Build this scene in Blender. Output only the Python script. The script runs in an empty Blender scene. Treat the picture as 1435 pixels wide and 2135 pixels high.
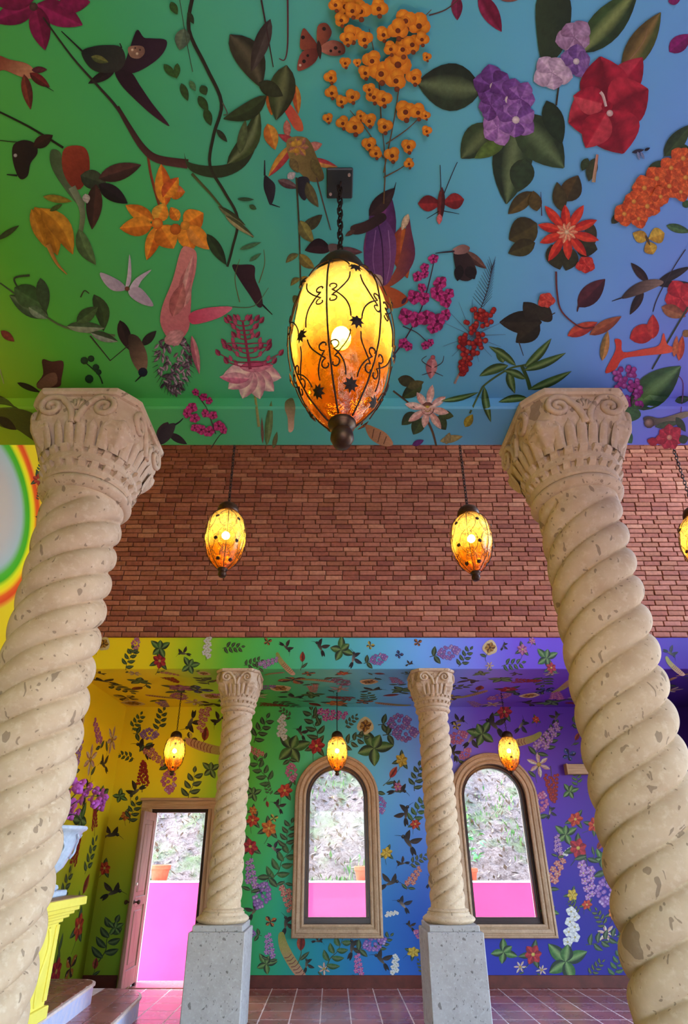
import bpy, bmesh, math, random
from mathutils import Vector, Matrix
from mathutils.geometry import tessellate_polygon
random.seed(7)
PI = math.pi
C = bpy.context.scene.collection
S = bpy.context.scene

# ------------------------------------------------------------------ camera
F, CX, CY, TH, H = 1098.0, 694.0, 1287.5, math.radians(23.8), 1.5
cs, sn = math.cos(TH), math.sin(TH)
cd = bpy.data.cameras.new('camera'); cam = bpy.data.objects.new('camera', cd); C.objects.link(cam)
cd.sensor_fit = 'VERTICAL'; cd.sensor_height = 36.0; cd.lens = 36.0 * F / 2135.0
cd.shift_x = (717.5 - CX) / 2135.0; cd.shift_y = (CY - 1067.5) / 2135.0
cd.clip_start = 0.05
cam.location = (0, 0, H); cam.rotation_euler = (PI / 2 + TH, 0, 0)
S.camera = cam

# ------------------------------------------------------------------ sky, sun, exposure
w = bpy.data.worlds.new('sky'); S.world = w; w.use_nodes = True
wn = w.node_tree.nodes; wl = w.node_tree.links
sky = wn.new('ShaderNodeTexSky'); sky.sky_type = 'NISHITA'; sky.sun_disc = False
sky.sun_elevation = math.radians(52); sky.sun_rotation = math.radians(-60); sky.air_density = 1.0; sky.dust_density = 1.5
wl.new(sky.outputs[0], wn['Background'].inputs[0]); wn['Background'].inputs[1].default_value = 0.75
sd = bpy.data.lights.new('sun', 'SUN'); sun = bpy.data.objects.new('sun', sd); C.objects.link(sun)
sd.energy = 0.85; sd.angle = math.radians(0.6); sd.color = (1.0, 0.95, 0.86)
sun.rotation_euler = Vector((0.55, -0.22, -0.80)).to_track_quat('-Z', 'Y').to_euler()
S.view_settings.view_transform = 'Standard'; S.view_settings.look = 'None'
S.view_settings.exposure = 2.3; S.view_settings.gamma = 1.0; S.view_settings.use_curve_mapping = False

# ------------------------------------------------------------------ key dimensions
WY = 7.487          # back wall
BF, BB = 5.66, 5.97 # rear beam faces
NF, NB = 1.827, 2.079
ZS = 3.361          # beam soffits
ZN, ZR = 3.42, 3.39 # ceilings front / rear gallery
XL, XR = -2.985, 5.25
ZH = 7.2

def ray(x, y):
    v = CY - y
    return (x - CX, F * cs - v * sn, F * sn + v * cs)
def on_z(x, y, z):
    a = ray(x, y); k = (z - H) / a[2]; return Vector((a[0] * k, a[1] * k, z))
def on_y(x, y, Y):
    a = ray(x, y); k = Y / a[1]; return Vector((a[0] * k, Y, H + a[2] * k))
def on_x(x, y, X):
    a = ray(x, y); k = X / a[0]; return Vector((X, a[1] * k, H + a[2] * k))

# ------------------------------------------------------------------ colour / material helpers
def lin(c):
    return tuple(((v / 255.0) / 12.92 if v / 255.0 <= 0.04045 else ((v / 255.0 + 0.055) / 1.055) ** 2.4) for v in c[:3])
def rgba(c): return lin(c) + (1.0,)
class N:
    def __init__(s, name):
        s.m = bpy.data.materials.new(name); s.m.use_nodes = True
        s.t = s.m.node_tree; s.n = s.t.nodes; s.l = s.t.links
        s.b = s.n['Principled BSDF']; s.out = s.n['Material Output']
    def new(s, t, **k):
        o = s.n.new(t)
        for a, b in k.items(): setattr(o, a, b)
        return o
    def link(s, a, b): s.l.new(a, b)
    def coord(s, kind='Object'):
        return s.new('ShaderNodeTexCoord').outputs[kind]
    def pos(s): return s.new('ShaderNodeNewGeometry').outputs['Position']
    def noise(s, vec, scale, detail=4, rough=.55):
        o = s.new('ShaderNodeTexNoise'); o.inputs['Scale'].default_value = scale
        o.inputs['Detail'].default_value = detail; o.inputs['Roughness'].default_value = rough
        s.link(vec, o.inputs['Vector']); return o.outputs['Fac']
    def ramp(s, fac, stops, interp='LINEAR'):
        o = s.new('ShaderNodeValToRGB'); o.color_ramp.interpolation = interp
        el = o.color_ramp.elements
        while len(el) > 1: el.remove(el[-1])
        el[0].position = stops[0][0]; el[0].color = stops[0][1]
        for p, c in stops[1:]:
            e = el.new(p); e.color = c
        s.link(fac, o.inputs[0]); return o.outputs[0]
    def mix(s, fac, a, b, mode='MIX'):
        o = s.new('ShaderNodeMix', data_type='RGBA', blend_type=mode)
        for sock, v in ((o.inputs[0], fac), (o.inputs[6], a), (o.inputs[7], b)):
            if hasattr(v, 'type') and hasattr(v, 'links'): s.link(v, sock)
            elif isinstance(v, (int, float)): sock.default_value = v
            else: sock.default_value = v
        return o.outputs[2]
    def math(s, op, a, b=0.0):
        o = s.new('ShaderNodeMath', operation=op)
        for sock, v in ((o.inputs[0], a), (o.inputs[1], b)):
            if hasattr(v, 'links'): s.link(v, sock)
            else: sock.default_value = v
        return o.outputs[0]
    def maprange(s, v, a, b, c=0., d=1.):
        o = s.new('ShaderNodeMapRange'); s.link(v, o.inputs[0])
        for i, x in enumerate((a, b, c, d)): o.inputs[i + 1].default_value = x
        return o.outputs[0]
    def bump(s, h, strength=.3, dist=.01):
        o = s.new('ShaderNodeBump'); o.inputs['Strength'].default_value = strength; o.inputs['Distance'].default_value = dist
        s.link(h, o.inputs['Height']); s.link(o.outputs[0], s.b.inputs['Normal'])
    def fin(s, col=None, rough=.6, spec=.4, metal=0.):
        if col is not None:
            if hasattr(col, 'links'): s.link(col, s.b.inputs['Base Color'])
            else: s.b.inputs['Base Color'].default_value = col
        if hasattr(rough, 'links'): s.link(rough, s.b.inputs['Roughness'])
        else: s.b.inputs['Roughness'].default_value = rough
        s.b.inputs['Specular IOR Level'].default_value = spec
        s.b.inputs['Metallic'].default_value = metal
        return s.m

def stone_mat(name, base, dark, light, pit=(104, 84, 66), pit_amt=.5, scale=1.0, rough=.85):
    n = N(name); p = n.coord('Object')
    a = n.noise(p, 7 * scale, 6, .65); col = n.mix(n.maprange(a, .3, .7), rgba(dark), rgba(base))
    b = n.noise(p, 38 * scale, 3, .6); col = n.mix(n.maprange(b, .52, .75, 0, .6), col, rgba(light))
    mp = n.new('ShaderNodeMapping'); mp.inputs['Scale'].default_value = (1, 1, .62); n.link(p, mp.inputs[0])
    nz = n.new('ShaderNodeTexNoise'); nz.inputs['Scale'].default_value = 16 * scale; n.link(mp.outputs[0], nz.inputs['Vector'])
    wv = n.mix(.09, mp.outputs[0], nz.outputs['Color'])
    hs = []
    for sc, th in ((26 * scale, .24), (9 * scale, .20), (58 * scale, .26)):
        vo = n.new('ShaderNodeTexVoronoi'); vo.inputs['Scale'].default_value = sc; n.link(wv, vo.inputs['Vector'])
        sep = n.new('ShaderNodeSeparateColor'); n.link(vo.outputs['Color'], sep.inputs[0])
        size = n.math('MULTIPLY', n.math('MAXIMUM', n.math('SUBTRACT', sep.outputs[0], .66), 0.0), th * 4.2)
        k = n.math('GREATER_THAN', size, vo.outputs['Distance'])
        hs.append(k)
    k = n.math('MAXIMUM', n.math('MAXIMUM', hs[0], hs[1]), hs[2])
    col = n.mix(n.math('MULTIPLY', k, pit_amt), col, rgba(pit))
    h = n.math('SUBTRACT', n.math('MULTIPLY', b, .35), n.math('MULTIPLY', k, .5))
    n.bump(h, .5, .004)
    return n.fin(col, rough, .25)

def plain(name, c, rough=.5, spec=.4, metal=0., var=.0, vscale=20, c2=None, bump=0.):
    n = N(name); col = rgba(c)
    if c2 is not None or bump:
        f = n.noise(n.coord('Object'), vscale, 5, .6)
        if c2 is not None: col = n.mix(n.maprange(f, .35, .68), rgba(c), rgba(c2))
        if bump: n.bump(f, bump, .004)
    return n.fin(col, rough, spec, metal)

M = {}
M['stone'] = stone_mat('cream_cantera_stone', (200, 176, 146), (180, 154, 124), (214, 194, 166), pit_amt=.6)
M['stone_ped'] = stone_mat('grey_cantera_stone', (166, 160, 156), (150, 143, 138), (182, 178, 175), pit=(84, 76, 72), pit_amt=.7)
M['stone_frame'] = stone_mat('tan_carved_stone', (172, 142, 112), (150, 120, 92), (188, 160, 130), pit=(110, 82, 62), pit_amt=.35, scale=1.4, rough=.55)
M['mortar'] = plain('brick_mortar', (160, 112, 92), .95, .2, c2=(136, 90, 72), vscale=30, bump=.3)
BRK = [(160, 96, 76), (148, 84, 66), (172, 108, 84), (136, 76, 62), (166, 102, 82), (154, 94, 70), (182, 122, 96)]
M['brick'] = []
for i, bc in enumerate(BRK):
    M['brick'].append(plain('fired_brick_%d' % i, bc, .85, .25, c2=tuple(int(v * .84) for v in bc), vscale=26, bump=.35))
M['grout'] = plain('pale_grout', (228, 208, 198), .8, .3, c2=(206, 178, 168), vscale=12)
def tile_mat(name, c):
    n = N(name); p = n.pos()
    f = n.noise(p, 5, 5, .6); g = n.noise(p, 60, 3, .6)
    col = n.mix(n.maprange(f, .3, .7), rgba(c), rgba(tuple(int(v * .82) for v in c)))
    col = n.mix(n.maprange(g, .55, .8, 0, .10), col, rgba(tuple(min(255, int(v * 1.2)) for v in c)))
    n.bump(f, .03, .002)
    return n.fin(col, n.maprange(f, .3, .7, .22, .30), .8)
M['tile'] = [tile_mat('terracotta_tile_%d' % i, c) for i, c in enumerate([(172, 98, 88), (162, 90, 82), (180, 106, 94), (168, 98, 92)])]
M['base'] = plain('terracotta_skirting', (92, 38, 28), .55, .3, c2=(72, 28, 20), vscale=7)
M['iron'] = plain('dark_wrought_iron', (30, 20, 16), .6, .2, .0, c2=(44, 30, 22), vscale=60)
M['cap'] = plain('aged_bronze', (58, 40, 28), .42, .45, .7, c2=(84, 58, 38), vscale=40)
M['plate'] = plain('painted_black_plate', (40, 46, 44), .5)
M['screw'] = plain('bright_screw', (210, 205, 190), .3, .5, .8)
M['frame_dark'] = plain('dark_bronze_frame', (48, 22, 20), .35, .5, .3, c2=(36, 16, 15), vscale=20)
M['yellow'] = plain('yellow_paint', (238, 222, 100), .6, .35, c2=(232, 214, 84), vscale=6)
M['urn'] = plain('blue_white_glazed_stone', (196, 208, 224), .45, .45, c2=(168, 184, 206), vscale=24, bump=.25)
M['pink'] = plain('pink_render', (212, 76, 128), .9, .15, c2=(206, 72, 124), vscale=2)
M['white_edge'] = plain('white_coping', (240, 232, 236), .8)
M['terracotta'] = plain('terracotta_pot', (190, 92, 62), .85, .2, c2=(170, 78, 50), vscale=14)
M['plaster'] = plain('plain_plaster', (214, 204, 188), .9, .2)
M['patio'] = plain('pale_patio', (206, 180, 170), .9, .2, c2=(188, 162, 150), vscale=6)

def wood_mat(name, c1, c2, axis=2, rough=.5):
    n = N(name); mp = n.new('ShaderNodeMapping'); sc = [22, 22, 22]; sc[axis] = 1.6
    mp.inputs['Scale'].default_value = sc; n.link(n.coord('Object'), mp.inputs[0])
    f = n.noise(mp.outputs[0], 2.2, 6, .65)
    n.bump(f, .15, .003)
    return n.fin(n.mix(n.maprange(f, .32, .68), rgba(c1), rgba(c2)), rough, .4)
M['wood'] = wood_mat('door_wood', (150, 110, 92), (112, 76, 60))
M['wood_frame'] = wood_mat('frame_wood', (172, 136, 98), (136, 100, 68))
M['wood_frame_h'] = wood_mat('frame_wood_horizontal', (176, 138, 98), (138, 102, 68), axis=0)

# wallpaper ground: a rainbow running across the building, bluer towards the floor
def wallpaper(name, disc=None):
    n = N(name); sep = n.new('ShaderNodeSeparateXYZ'); n.link(n.pos(), sep.inputs[0])
    x, y, z = sep.outputs
    fx = n.maprange(x, -3.0, 5.0)
    def r(stops): return n.ramp(fx, [((X + 3) / 8.0, rgba(c)) for X, c in stops])
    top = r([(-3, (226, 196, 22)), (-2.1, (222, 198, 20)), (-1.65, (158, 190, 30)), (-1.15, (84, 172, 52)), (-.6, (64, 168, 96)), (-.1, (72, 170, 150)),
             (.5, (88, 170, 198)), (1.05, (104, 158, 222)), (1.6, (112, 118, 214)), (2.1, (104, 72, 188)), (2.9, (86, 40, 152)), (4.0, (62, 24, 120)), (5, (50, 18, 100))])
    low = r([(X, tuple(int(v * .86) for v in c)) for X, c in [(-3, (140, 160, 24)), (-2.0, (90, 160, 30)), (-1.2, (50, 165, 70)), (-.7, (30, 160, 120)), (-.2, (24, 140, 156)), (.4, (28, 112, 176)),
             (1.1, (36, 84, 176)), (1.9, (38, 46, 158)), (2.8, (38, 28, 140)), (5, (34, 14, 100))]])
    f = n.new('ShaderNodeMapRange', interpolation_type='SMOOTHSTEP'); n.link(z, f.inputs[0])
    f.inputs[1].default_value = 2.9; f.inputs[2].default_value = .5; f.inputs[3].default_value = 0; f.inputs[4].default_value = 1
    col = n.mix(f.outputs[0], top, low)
    if disc:  # printed rainbow disc on the left hall wall
        dy = n.math('SUBTRACT', y, disc[0]); dz = n.math('SUBTRACT', z, disc[1])
        d = n.math('SQRT', n.math('ADD', n.math('MULTIPLY', dy, dy), n.math('MULTIPLY', dz, dz)))
        d = n.math('DIVIDE', d, disc[2])
        rc = n.ramp(d, [(0, rgba((196, 176, 146))), (.45, rgba((180, 172, 156))), (.62, rgba((164, 178, 170))), (.70, rgba((80, 170, 40))), (.755, rgba((64, 168, 20))),
                        (.80, rgba((220, 224, 20))), (.845, rgba((244, 210, 20))), (.89, rgba((230, 96, 20))), (.94, rgba((222, 70, 18))), (.985, rgba((230, 170, 40))), (1, rgba((226, 200, 30)))])
        col = n.mix(n.math('LESS_THAN', d, 1.0), col, rc)
    g = n.noise(n.pos(), 420, 2, .5)
    n.bump(g, .12, .001)
    return n.fin(col, .58, .3)
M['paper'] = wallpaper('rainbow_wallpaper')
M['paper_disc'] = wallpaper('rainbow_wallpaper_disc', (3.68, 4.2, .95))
n = N('printed_motif'); at = n.new('ShaderNodeAttribute'); at.attribute_name = 'Col'
g = n.noise(n.pos(), 75, 6, .75); 
M['print'] = n.fin(n.mix(n.maprange(g, .34, .68, .0, .50), at.outputs['Color'], n.mix(1.0, at.outputs['Color'], (.45, .45, .45, 1), 'MULTIPLY')), .6, .3)

# amber lamp glass: clear tinted, with a translucent glow and a glossy skin
n = N('amber_glass'); n.n.remove(n.b)
p = n.coord('Object'); sepz = n.new('ShaderNodeSeparateXYZ'); n.link(p, sepz.inputs[0])
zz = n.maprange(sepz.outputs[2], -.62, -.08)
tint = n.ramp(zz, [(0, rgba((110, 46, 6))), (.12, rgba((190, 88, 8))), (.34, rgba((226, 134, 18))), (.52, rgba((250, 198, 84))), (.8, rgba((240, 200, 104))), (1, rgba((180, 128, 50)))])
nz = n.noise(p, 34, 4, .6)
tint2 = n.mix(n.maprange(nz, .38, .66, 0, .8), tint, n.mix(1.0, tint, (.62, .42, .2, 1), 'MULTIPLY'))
tr = n.new('ShaderNodeBsdfTransparent'); n.link(tint2, tr.inputs[0])
tl = n.new('ShaderNodeBsdfTranslucent'); n.link(tint2, tl.inputs[0])
gl = n.new('ShaderNodeBsdfGlossy'); gl.inputs['Roughness'].default_value = .06; gl.inputs[0].default_value = (1, .93, .8, 1)
bp = n.new('ShaderNodeBump'); bp.inputs['Strength'].default_value = .6; bp.inputs['Distance'].default_value = .01
n.link(nz, bp.inputs['Height'])
for s_ in (tl, gl): n.link(bp.outputs[0], s_.inputs['Normal'])
m1 = n.new('ShaderNodeMixShader'); n.link(n.maprange(nz, .36, .66, .10, .42), m1.inputs[0]); n.link(tr.outputs[0], m1.inputs[1]); n.link(tl.outputs[0], m1.inputs[2])
fr = n.new('ShaderNodeLayerWeight'); fr.inputs[0].default_value = .5
m2 = n.new('ShaderNodeMixShader'); n.link(n.math('ADD', n.math('MULTIPLY', n.math('POWER', fr.outputs['Facing'], 4.0), .35), .04), m2.inputs[0]); n.link(m1.outputs[0], m2.inputs[1]); n.link(gl.outputs[0], m2.inputs[2])
n.link(m2.outputs[0], n.out.inputs[0]); M['amber'] = n.m
n = N('lit_bulb'); n.b.inputs['Emission Color'].default_value = (1, .86, .55, 1); n.b.inputs['Emission Strength'].default_value = 75; M['bulb'] = n.m
n = N('window_glass'); n.n.remove(n.b)
tr = n.new('ShaderNodeBsdfTransparent'); tr.inputs[0].default_value = (.95, .97, .97, 1)
gl = n.new('ShaderNodeBsdfGlossy'); gl.inputs['Roughness'].default_value = .02
fr = n.new('ShaderNodeFresnel'); fr.inputs[0].default_value = 1.25
ms = n.new('ShaderNodeMixShader'); n.link(fr.outputs[0], ms.inputs[0]); n.link(tr.outputs[0], ms.inputs[1]); n.link(gl.outputs[0], ms.inputs[2]); n.link(ms.outputs[0], n.out.inputs[0])
M['glass'] = n.m

# ------------------------------------------------------------------ mesh helpers
def link(name, me, m=None, parent=None, smooth=False):
    o = bpy.data.objects.new(name, me); C.objects.link(o)
    if m is not None:
        for k in (m if isinstance(m, list) else [m]): me.materials.append(k)
    if parent is not None: o.parent = parent
    if smooth:
        for p in me.polygons: p.use_smooth = True
    return o
def pyd(name, v, f, m=None, parent=None, smooth=False):
    me = bpy.data.meshes.new(name); me.from_pydata([tuple(a) for a in v], [], f); me.update()
    return link(name, me, m, parent, smooth)
def tag(o, label, cat=None, group=None, kind=None):
    o['label'] = label
    if cat: o['category'] = cat
    if group: o['group'] = group
    if kind: o['kind'] = kind
    return o
def empty(name, loc=(0, 0, 0), rz=0., parent=None):
    o = bpy.data.objects.new(name, None); C.objects.link(o); o.location = loc; o.rotation_euler = (0, 0, rz)
    o.empty_display_size = .05
    if parent: o.parent = parent
    return o
def copy_tree(o, parent=None):
    c = o.copy(); C.objects.link(c); c.parent = parent
    for ch in list(o.children): copy_tree(ch, c)
    return c
class G:
    """collects vertices and faces"""
    def __init__(s): s.v = []; s.f = []
    def box(s, a, b):
        i = len(s.v); x0, y0, z0 = a; x1, y1, z1 = b
        s.v += [(x0, y0, z0), (x1, y0, z0), (x1, y1, z0), (x0, y1, z0), (x0, y0, z1), (x1, y0, z1), (x1, y1, z1), (x0, y1, z1)]
        s.f += [tuple(i + k for k in q) for q in ((0, 3, 2, 1), (4, 5, 6, 7), (0, 1, 5, 4), (1, 2, 6, 5), (2, 3, 7, 6), (3, 0, 4, 7))]
        return s
    def bevbox(s, a, b, r):
        """box with chamfered edges on every side (24 verts)"""
        x0, y0, z0 = a; x1, y1, z1 = b; i = len(s.v)
        bm = bmesh.new(); bmesh.ops.create_cube(bm, size=1.0)
        for v in bm.verts: v.co = Vector(((x0 + x1) / 2 + v.co.x * (x1 - x0), (y0 + y1) / 2 + v.co.y * (y1 - y0), (z0 + z1) / 2 + v.co.z * (z1 - z0)))
        bmesh.ops.bevel(bm, geom=bm.edges[:], offset=r, segments=1, affect='EDGES')
        bm.verts.index_update()
        s.v += [tuple(v.co) for v in bm.verts]; s.f += [tuple(i + v.index for v in f.verts) for f in bm.faces]; bm.free(); return s
    def lathe(s, prof, seg=32, c=(0, 0, 0), mod=None, caps=True):
        i = len(s.v); n_ = len(prof)
        for r, z in prof:
            for k in range(seg):
                a = 2 * PI * k / seg; rr = r if mod is None else mod(r, a, z)
                s.v.append((c[0] + rr * math.cos(a), c[1] + rr * math.sin(a), c[2] + z))
        for j in range(n_ - 1):
            for k in range(seg):
                k2 = (k + 1) % seg
                s.f.append((i + j * seg + k, i + j * seg + k2, i + (j + 1) * seg + k2, i + (j + 1) * seg + k))
        if caps:
            s.f.append(tuple(i + k for k in range(seg))[::-1]); s.f.append(tuple(i + (n_ - 1) * seg + k for k in range(seg)))
        return s
    def tube(s, pts, r, seg=6, r1=None, closed=False):
        pts = [Vector(p) for p in pts]; n_ = len(pts); i = len(s.v); up = None
        for j, p in enumerate(pts):
            a = pts[j - 1] if (j or closed) else p; b = pts[(j + 1) % n_] if (j < n_ - 1 or closed) else p
            t = (b - a).normalized()
            if up is None: up = t.orthogonal().normalized()
            up = (up - t * up.dot(t)).normalized(); sd_ = t.cross(up)
            rr = r if r1 is None else r + (r1 - r) * j / max(1, n_ - 1)
            for k in range(seg):
                q = 2 * PI * k / seg; s.v.append(tuple(p + (up * math.cos(q) + sd_ * math.sin(q)) * rr))
        for j in range(n_ if closed else n_ - 1):
            j2 = (j + 1) % n_
            for k in range(seg):
                k2 = (k + 1) % seg
                s.f.append((i + j * seg + k, i + j * seg + k2, i + j2 * seg + k2, i + j2 * seg + k))
        if not closed:
            s.f.append(tuple(i + k for k in range(seg))[::-1]); s.f.append(tuple(i + (n_ - 1) * seg + k for k in range(seg)))
        return s
    def grid(s, fn, nu, nv, wrap=False):
        i = len(s.v)
        for a in range(nu + (0 if wrap else 1)):
            for b in range(nv + 1): s.v.append(tuple(fn(a / nu, b / nv)))
        for a in range(nu):
            a2 = (a + 1) % nu if wrap else a + 1
            for b in range(nv): s.f.append((i + a * (nv + 1) + b, i + a2 * (nv + 1) + b, i + a2 * (nv + 1) + b + 1, i + a * (nv + 1) + b + 1))
        return s
    def build(s, name, m=None, parent=None, smooth=False): return pyd(name, s.v, s.f, m, parent, smooth)
def box(name, a, b, m, parent=None, bev=0.):
    g_ = G()
    if bev: g_.bevbox(a, b, bev)
    else: g_.box(a, b)
    return g_.build(name, m, parent)
def smoothstep(a, b, x):
    t = max(0., min(1., (x - a) / (b - a))); return t * t * (3 - 2 * t)
def lerp(a, b, t): return a + (b - a) * t
def lerpc(a, b, t): return tuple(a[i] + (b[i] - a[i]) * t for i in range(3))

# ================================================================== STRUCTURE
def st(o, label, cat): return tag(o, label, cat, kind='structure')
# back wall with one door and two arched window openings
def arch(xc, hw, z0, zs, seg=28):
    pts = [(xc - hw, z0), (xc + hw, z0), (xc + hw, zs)]
    for k in range(1, seg): a = PI * k / seg; pts.append((xc + hw * math.cos(a), zs + hw * math.sin(a)))
    return pts + [(xc - hw, zs)]
W1 = dict(xc=.055, hw=.415, z0=.66, zs=2.15); W2 = dict(xc=2.17, hw=.435, z0=.66, zs=2.15)
DX0, DX1, DZ1 = -2.41, -1.655, 1.997
holes = [arch(**W1), arch(**W2)]
WT = .26
outer = [(XL, 0), (DX0, 0), (DX0, DZ1), (DX1, DZ1), (DX1, 0), (XR, 0), (XR, 3.7), (XL, 3.7)]
loops = [outer] + holes
tri = tessellate_polygon([[Vector((x, z, 0)) for x, z in lp] for lp in loops])
flat = [p for lp in loops for p in lp]
g_ = G(); g_.v = [(x, WY, z) for x, z in flat] + [(x, WY + WT, z) for x, z in flat]; nn = len(flat)
for t in tri:
    a, b, c_ = [Vector((flat[k][0], flat[k][1], 0)) for k in t]
    t = tuple(t) if (b - a).cross(c_ - a).z > 0 else tuple(t)[::-1]
    g_.f.append(t); g_.f.append(tuple(k + nn for k in t)[::-1])
i0 = 0
for lp in loops:
    for k in range(len(lp)):
        a, b = i0 + k, i0 + (k + 1) % len(lp)
        g_.f.append((a, b, b + nn, a + nn))
    i0 += len(lp)
wall_back = st(g_.build('wall_back', [M['paper'], M['plaster']]), 'rainbow wallpapered rear wall pierced by a door and two arched windows', 'wall')
for p in wall_back.data.polygons:
    if abs(p.normal.y) < .5 or p.center.y > WY + .1: p.material_index = 1
wall_left = st(box('wall_left', (XL - .3, -3.0, 0), (XL, WY + WT, ZH), M['paper_disc']), 'yellow wallpapered side wall with a printed rainbow disc', 'wall')
# right wall: side opening to the hall, others added and enlarged to brighten the interior
g_ = G()
for a, b in (((-3.0, 0), (-.3, ZH)), ((-.3, 2.9), (1.6, ZH)), ((1.6, 0), (2.3, ZH)), ((2.3, 3.1), (5.45, 4.0)), ((2.3, 7.0), (5.45, ZH)), ((5.45, 0), (6.7, ZH)), ((6.7, 2.1), (7.25, ZH)), ((7.25, 0), (WY + WT, ZH))):
    g_.box((XR, a[0], a[1]), (XR + .3, b[0], b[1]))
wall_right = st(g_.build('wall_right', M['paper']), 'violet wallpapered side wall with daylight openings, some added to brighten the interior', 'wall')
g_ = G(); g_.box((XL, -3.2, 0), (-.6, -3.0, ZN)).box((2.9, -3.2, 0), (XR, -3.0, ZN)).box((-.6, -3.2, 2.65), (2.9, -3.0, ZN))  # opening behind the viewer, added and sized to brighten columns and ceiling
wall_front = st(g_.build('wall_front', M['paper']), 'wallpapered wall behind the viewer with an unseen opening added to let in daylight', 'wall')
# ceilings and beams
ceiling = st(box('ceiling', (XL, -3.2, ZN), (XR, NF, ZN + .25), M['paper']), 'flat wallpapered ceiling over the front gallery, green fading to blue', 'ceiling')
ceiling_rear = st(box('ceiling_rear', (XL, BB, ZR), (XR, WY, ZR + .25), M['paper']), 'low wallpapered ceiling over the rear gallery', 'ceiling')
ceiling_hall = st(box('ceiling_hall', (XL, NB, ZH), (XR, BB, ZH + .2), M['plaster']), 'high plain ceiling over the middle hall', 'ceiling')
trim_1 = st(box('trim_1', (XL, NF, ZS), (XR, NB, ZN + .25), M['paper'], bev=.008), 'wallpapered beam resting on the front columns', 'beam')
trim_2 = st(box('trim_2', (XL, BF, ZS), (XR, BB, 3.745), M['paper'], bev=.006), 'wallpapered beam under the brick wall', 'beam')
wall_upper = st(box('wall_hall_front', (XL, NB - .25, ZN + .25), (XR, NB, ZH), M['plaster']), 'plain upper wall above the front beam', 'wall')

# brick wall above the rear beam: the 300 bricks that show largest are single parts
wall_brick = st(box('wall_brick', (XL, BF + .012, 3.745), (XR, BB, ZH), M['mortar']), 'tall wall of narrow red brown bricks above the rear beam', 'wall')
CH, BL, J = .0672, .205, .010
protos = []
for k, mm in enumerate(M['brick']):
    me = bpy.data.meshes.new('brick'); q = G().bevbox((0, -.014, 0), (BL - J, .012, CH - J), .004)
    me.from_pydata(q.v, [], q.f); me.materials.append(mm); protos.append((me, q))
cells = []
for r in range(int((ZH - 3.745) / CH)):
    x = XL - random.uniform(0, BL)
    while x < XR:
        x0 = max(x, XL)
        if x0 > XL or x + BL > XL + .05:
            cells.append((x, 3.745 + r * CH + .004, r))
        x += BL * random.choice((1, 1, 1, 1, .99, 1.01))
def vis_key(cl):
    x, z, r = cl
    inview = (-2.75 < x < 2.55) or (3.55 < x < 4.6)
    return (0 if inview else 1, r, abs(x))
cells.sort(key=vis_key)
rest = G(); rest_mi = []
for k, (x, z, r) in enumerate(cells):
    vi = random.choices(range(7), (5, 5, 3, 2, 5, 4, 1.2))[0]; me, q = protos[vi]
    dy = random.uniform(-.005, .004); rz = random.uniform(-.012, .012); ry = random.uniform(-.010, .010)
    if x < XL or x + BL > XR: continue
    if k < 300:
        o = bpy.data.objects.new('brick', me); C.objects.link(o); o.parent = wall_brick
        o.location = (x, BF + dy, z); o.rotation_euler = (0, ry, rz)
    else:
        mt = Matrix.Translation((x, BF + dy, z)) @ Matrix.Rotation(ry, 4, 'Y') @ Matrix.Rotation(rz, 4, 'Z')
        i = len(rest.v); rest.v += [tuple(mt @ Vector(v)) for v in q.v]; rest.f += [tuple(i + a for a in f) for f in q.f]; rest_mi += [vi] * len(q.f)
o = rest.build('brick_courses', list(M['brick']), wall_brick); o['kind'] = 'stuff'
for p, mi in zip(o.data.polygons, rest_mi): p.material_index = mi

# floor: grout bed and single terracotta tiles
floor = st(box('floor', (XL - .3, -3.2, -.4), (XR + .3, WY + WT + .08, -.0008), M['grout']), 'terracotta tiled floor with pale grout lines', 'floor')
T = .2965
tp = []
for mm in M['tile']:
    me = bpy.data.meshes.new('floor_tile'); q = G().bevbox((0, 0, -.012), (T - .009, T - .009, 0), .0025)
    me.from_pydata(q.v, [], q.f); me.materials.append(mm); tp.append((me, q))
tl_cells = []
for iy in range(-1, 36):
    for ix in range(-12, 20):
        x0 = -.121 + ix * T; y0 = 7.40 - (iy + 1) * T + .0
        if x0 + T > XR + .2 or x0 < XL - .29 or y0 < -3.2: continue
        if iy == -1 and x0 + T < XL: continue
        tl_cells.append((iy, abs(ix), x0 + .0045, y0 + .0045))
def tkey(c_):
    vis = -2.3 < c_[2] < 4.3 and c_[3] > 4.7
    return (0 if vis else 1, -c_[3])
tl_cells.sort(key=tkey)
rest = G(); rmi = []
for k, (iy, ix, x0, y0) in enumerate(tl_cells):
    vi = random.randrange(4); me, q = tp[vi]; dz = random.uniform(-.0002, .0005)
    if k < 260:
        o = bpy.data.objects.new('floor_tile', me); C.objects.link(o); o.parent = floor; o.location = (x0, y0, dz)
    else:
        i = len(rest.v); rest.v += [(a + x0, b + y0, c_ + dz) for a, b, c_ in q.v]; rest.f += [tuple(i + a for a in f) for f in q.f]; rmi += [vi] * len(q.f)
o = rest.build('floor_tiling', list(M['tile']), floor); o['kind'] = 'stuff'
for p, mi in zip(o.data.polygons, rmi): p.material_index = mi
# skirting
g_ = G(); g_.bevbox((DX1 + .16, WY - .014, 0), (XR, WY, .129), .003)
st(g_.build('baseboard_back', M['base']), 'dark terracotta skirting along the rear wall', 'baseboard')
g_ = G(); g_.bevbox((XL, WY - .014, 0), (DX0 - .16, WY, .129), .003)
st(g_.build('baseboard_corner', M['base']), 'short dark skirting in the corner behind the open door', 'baseboard')

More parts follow.
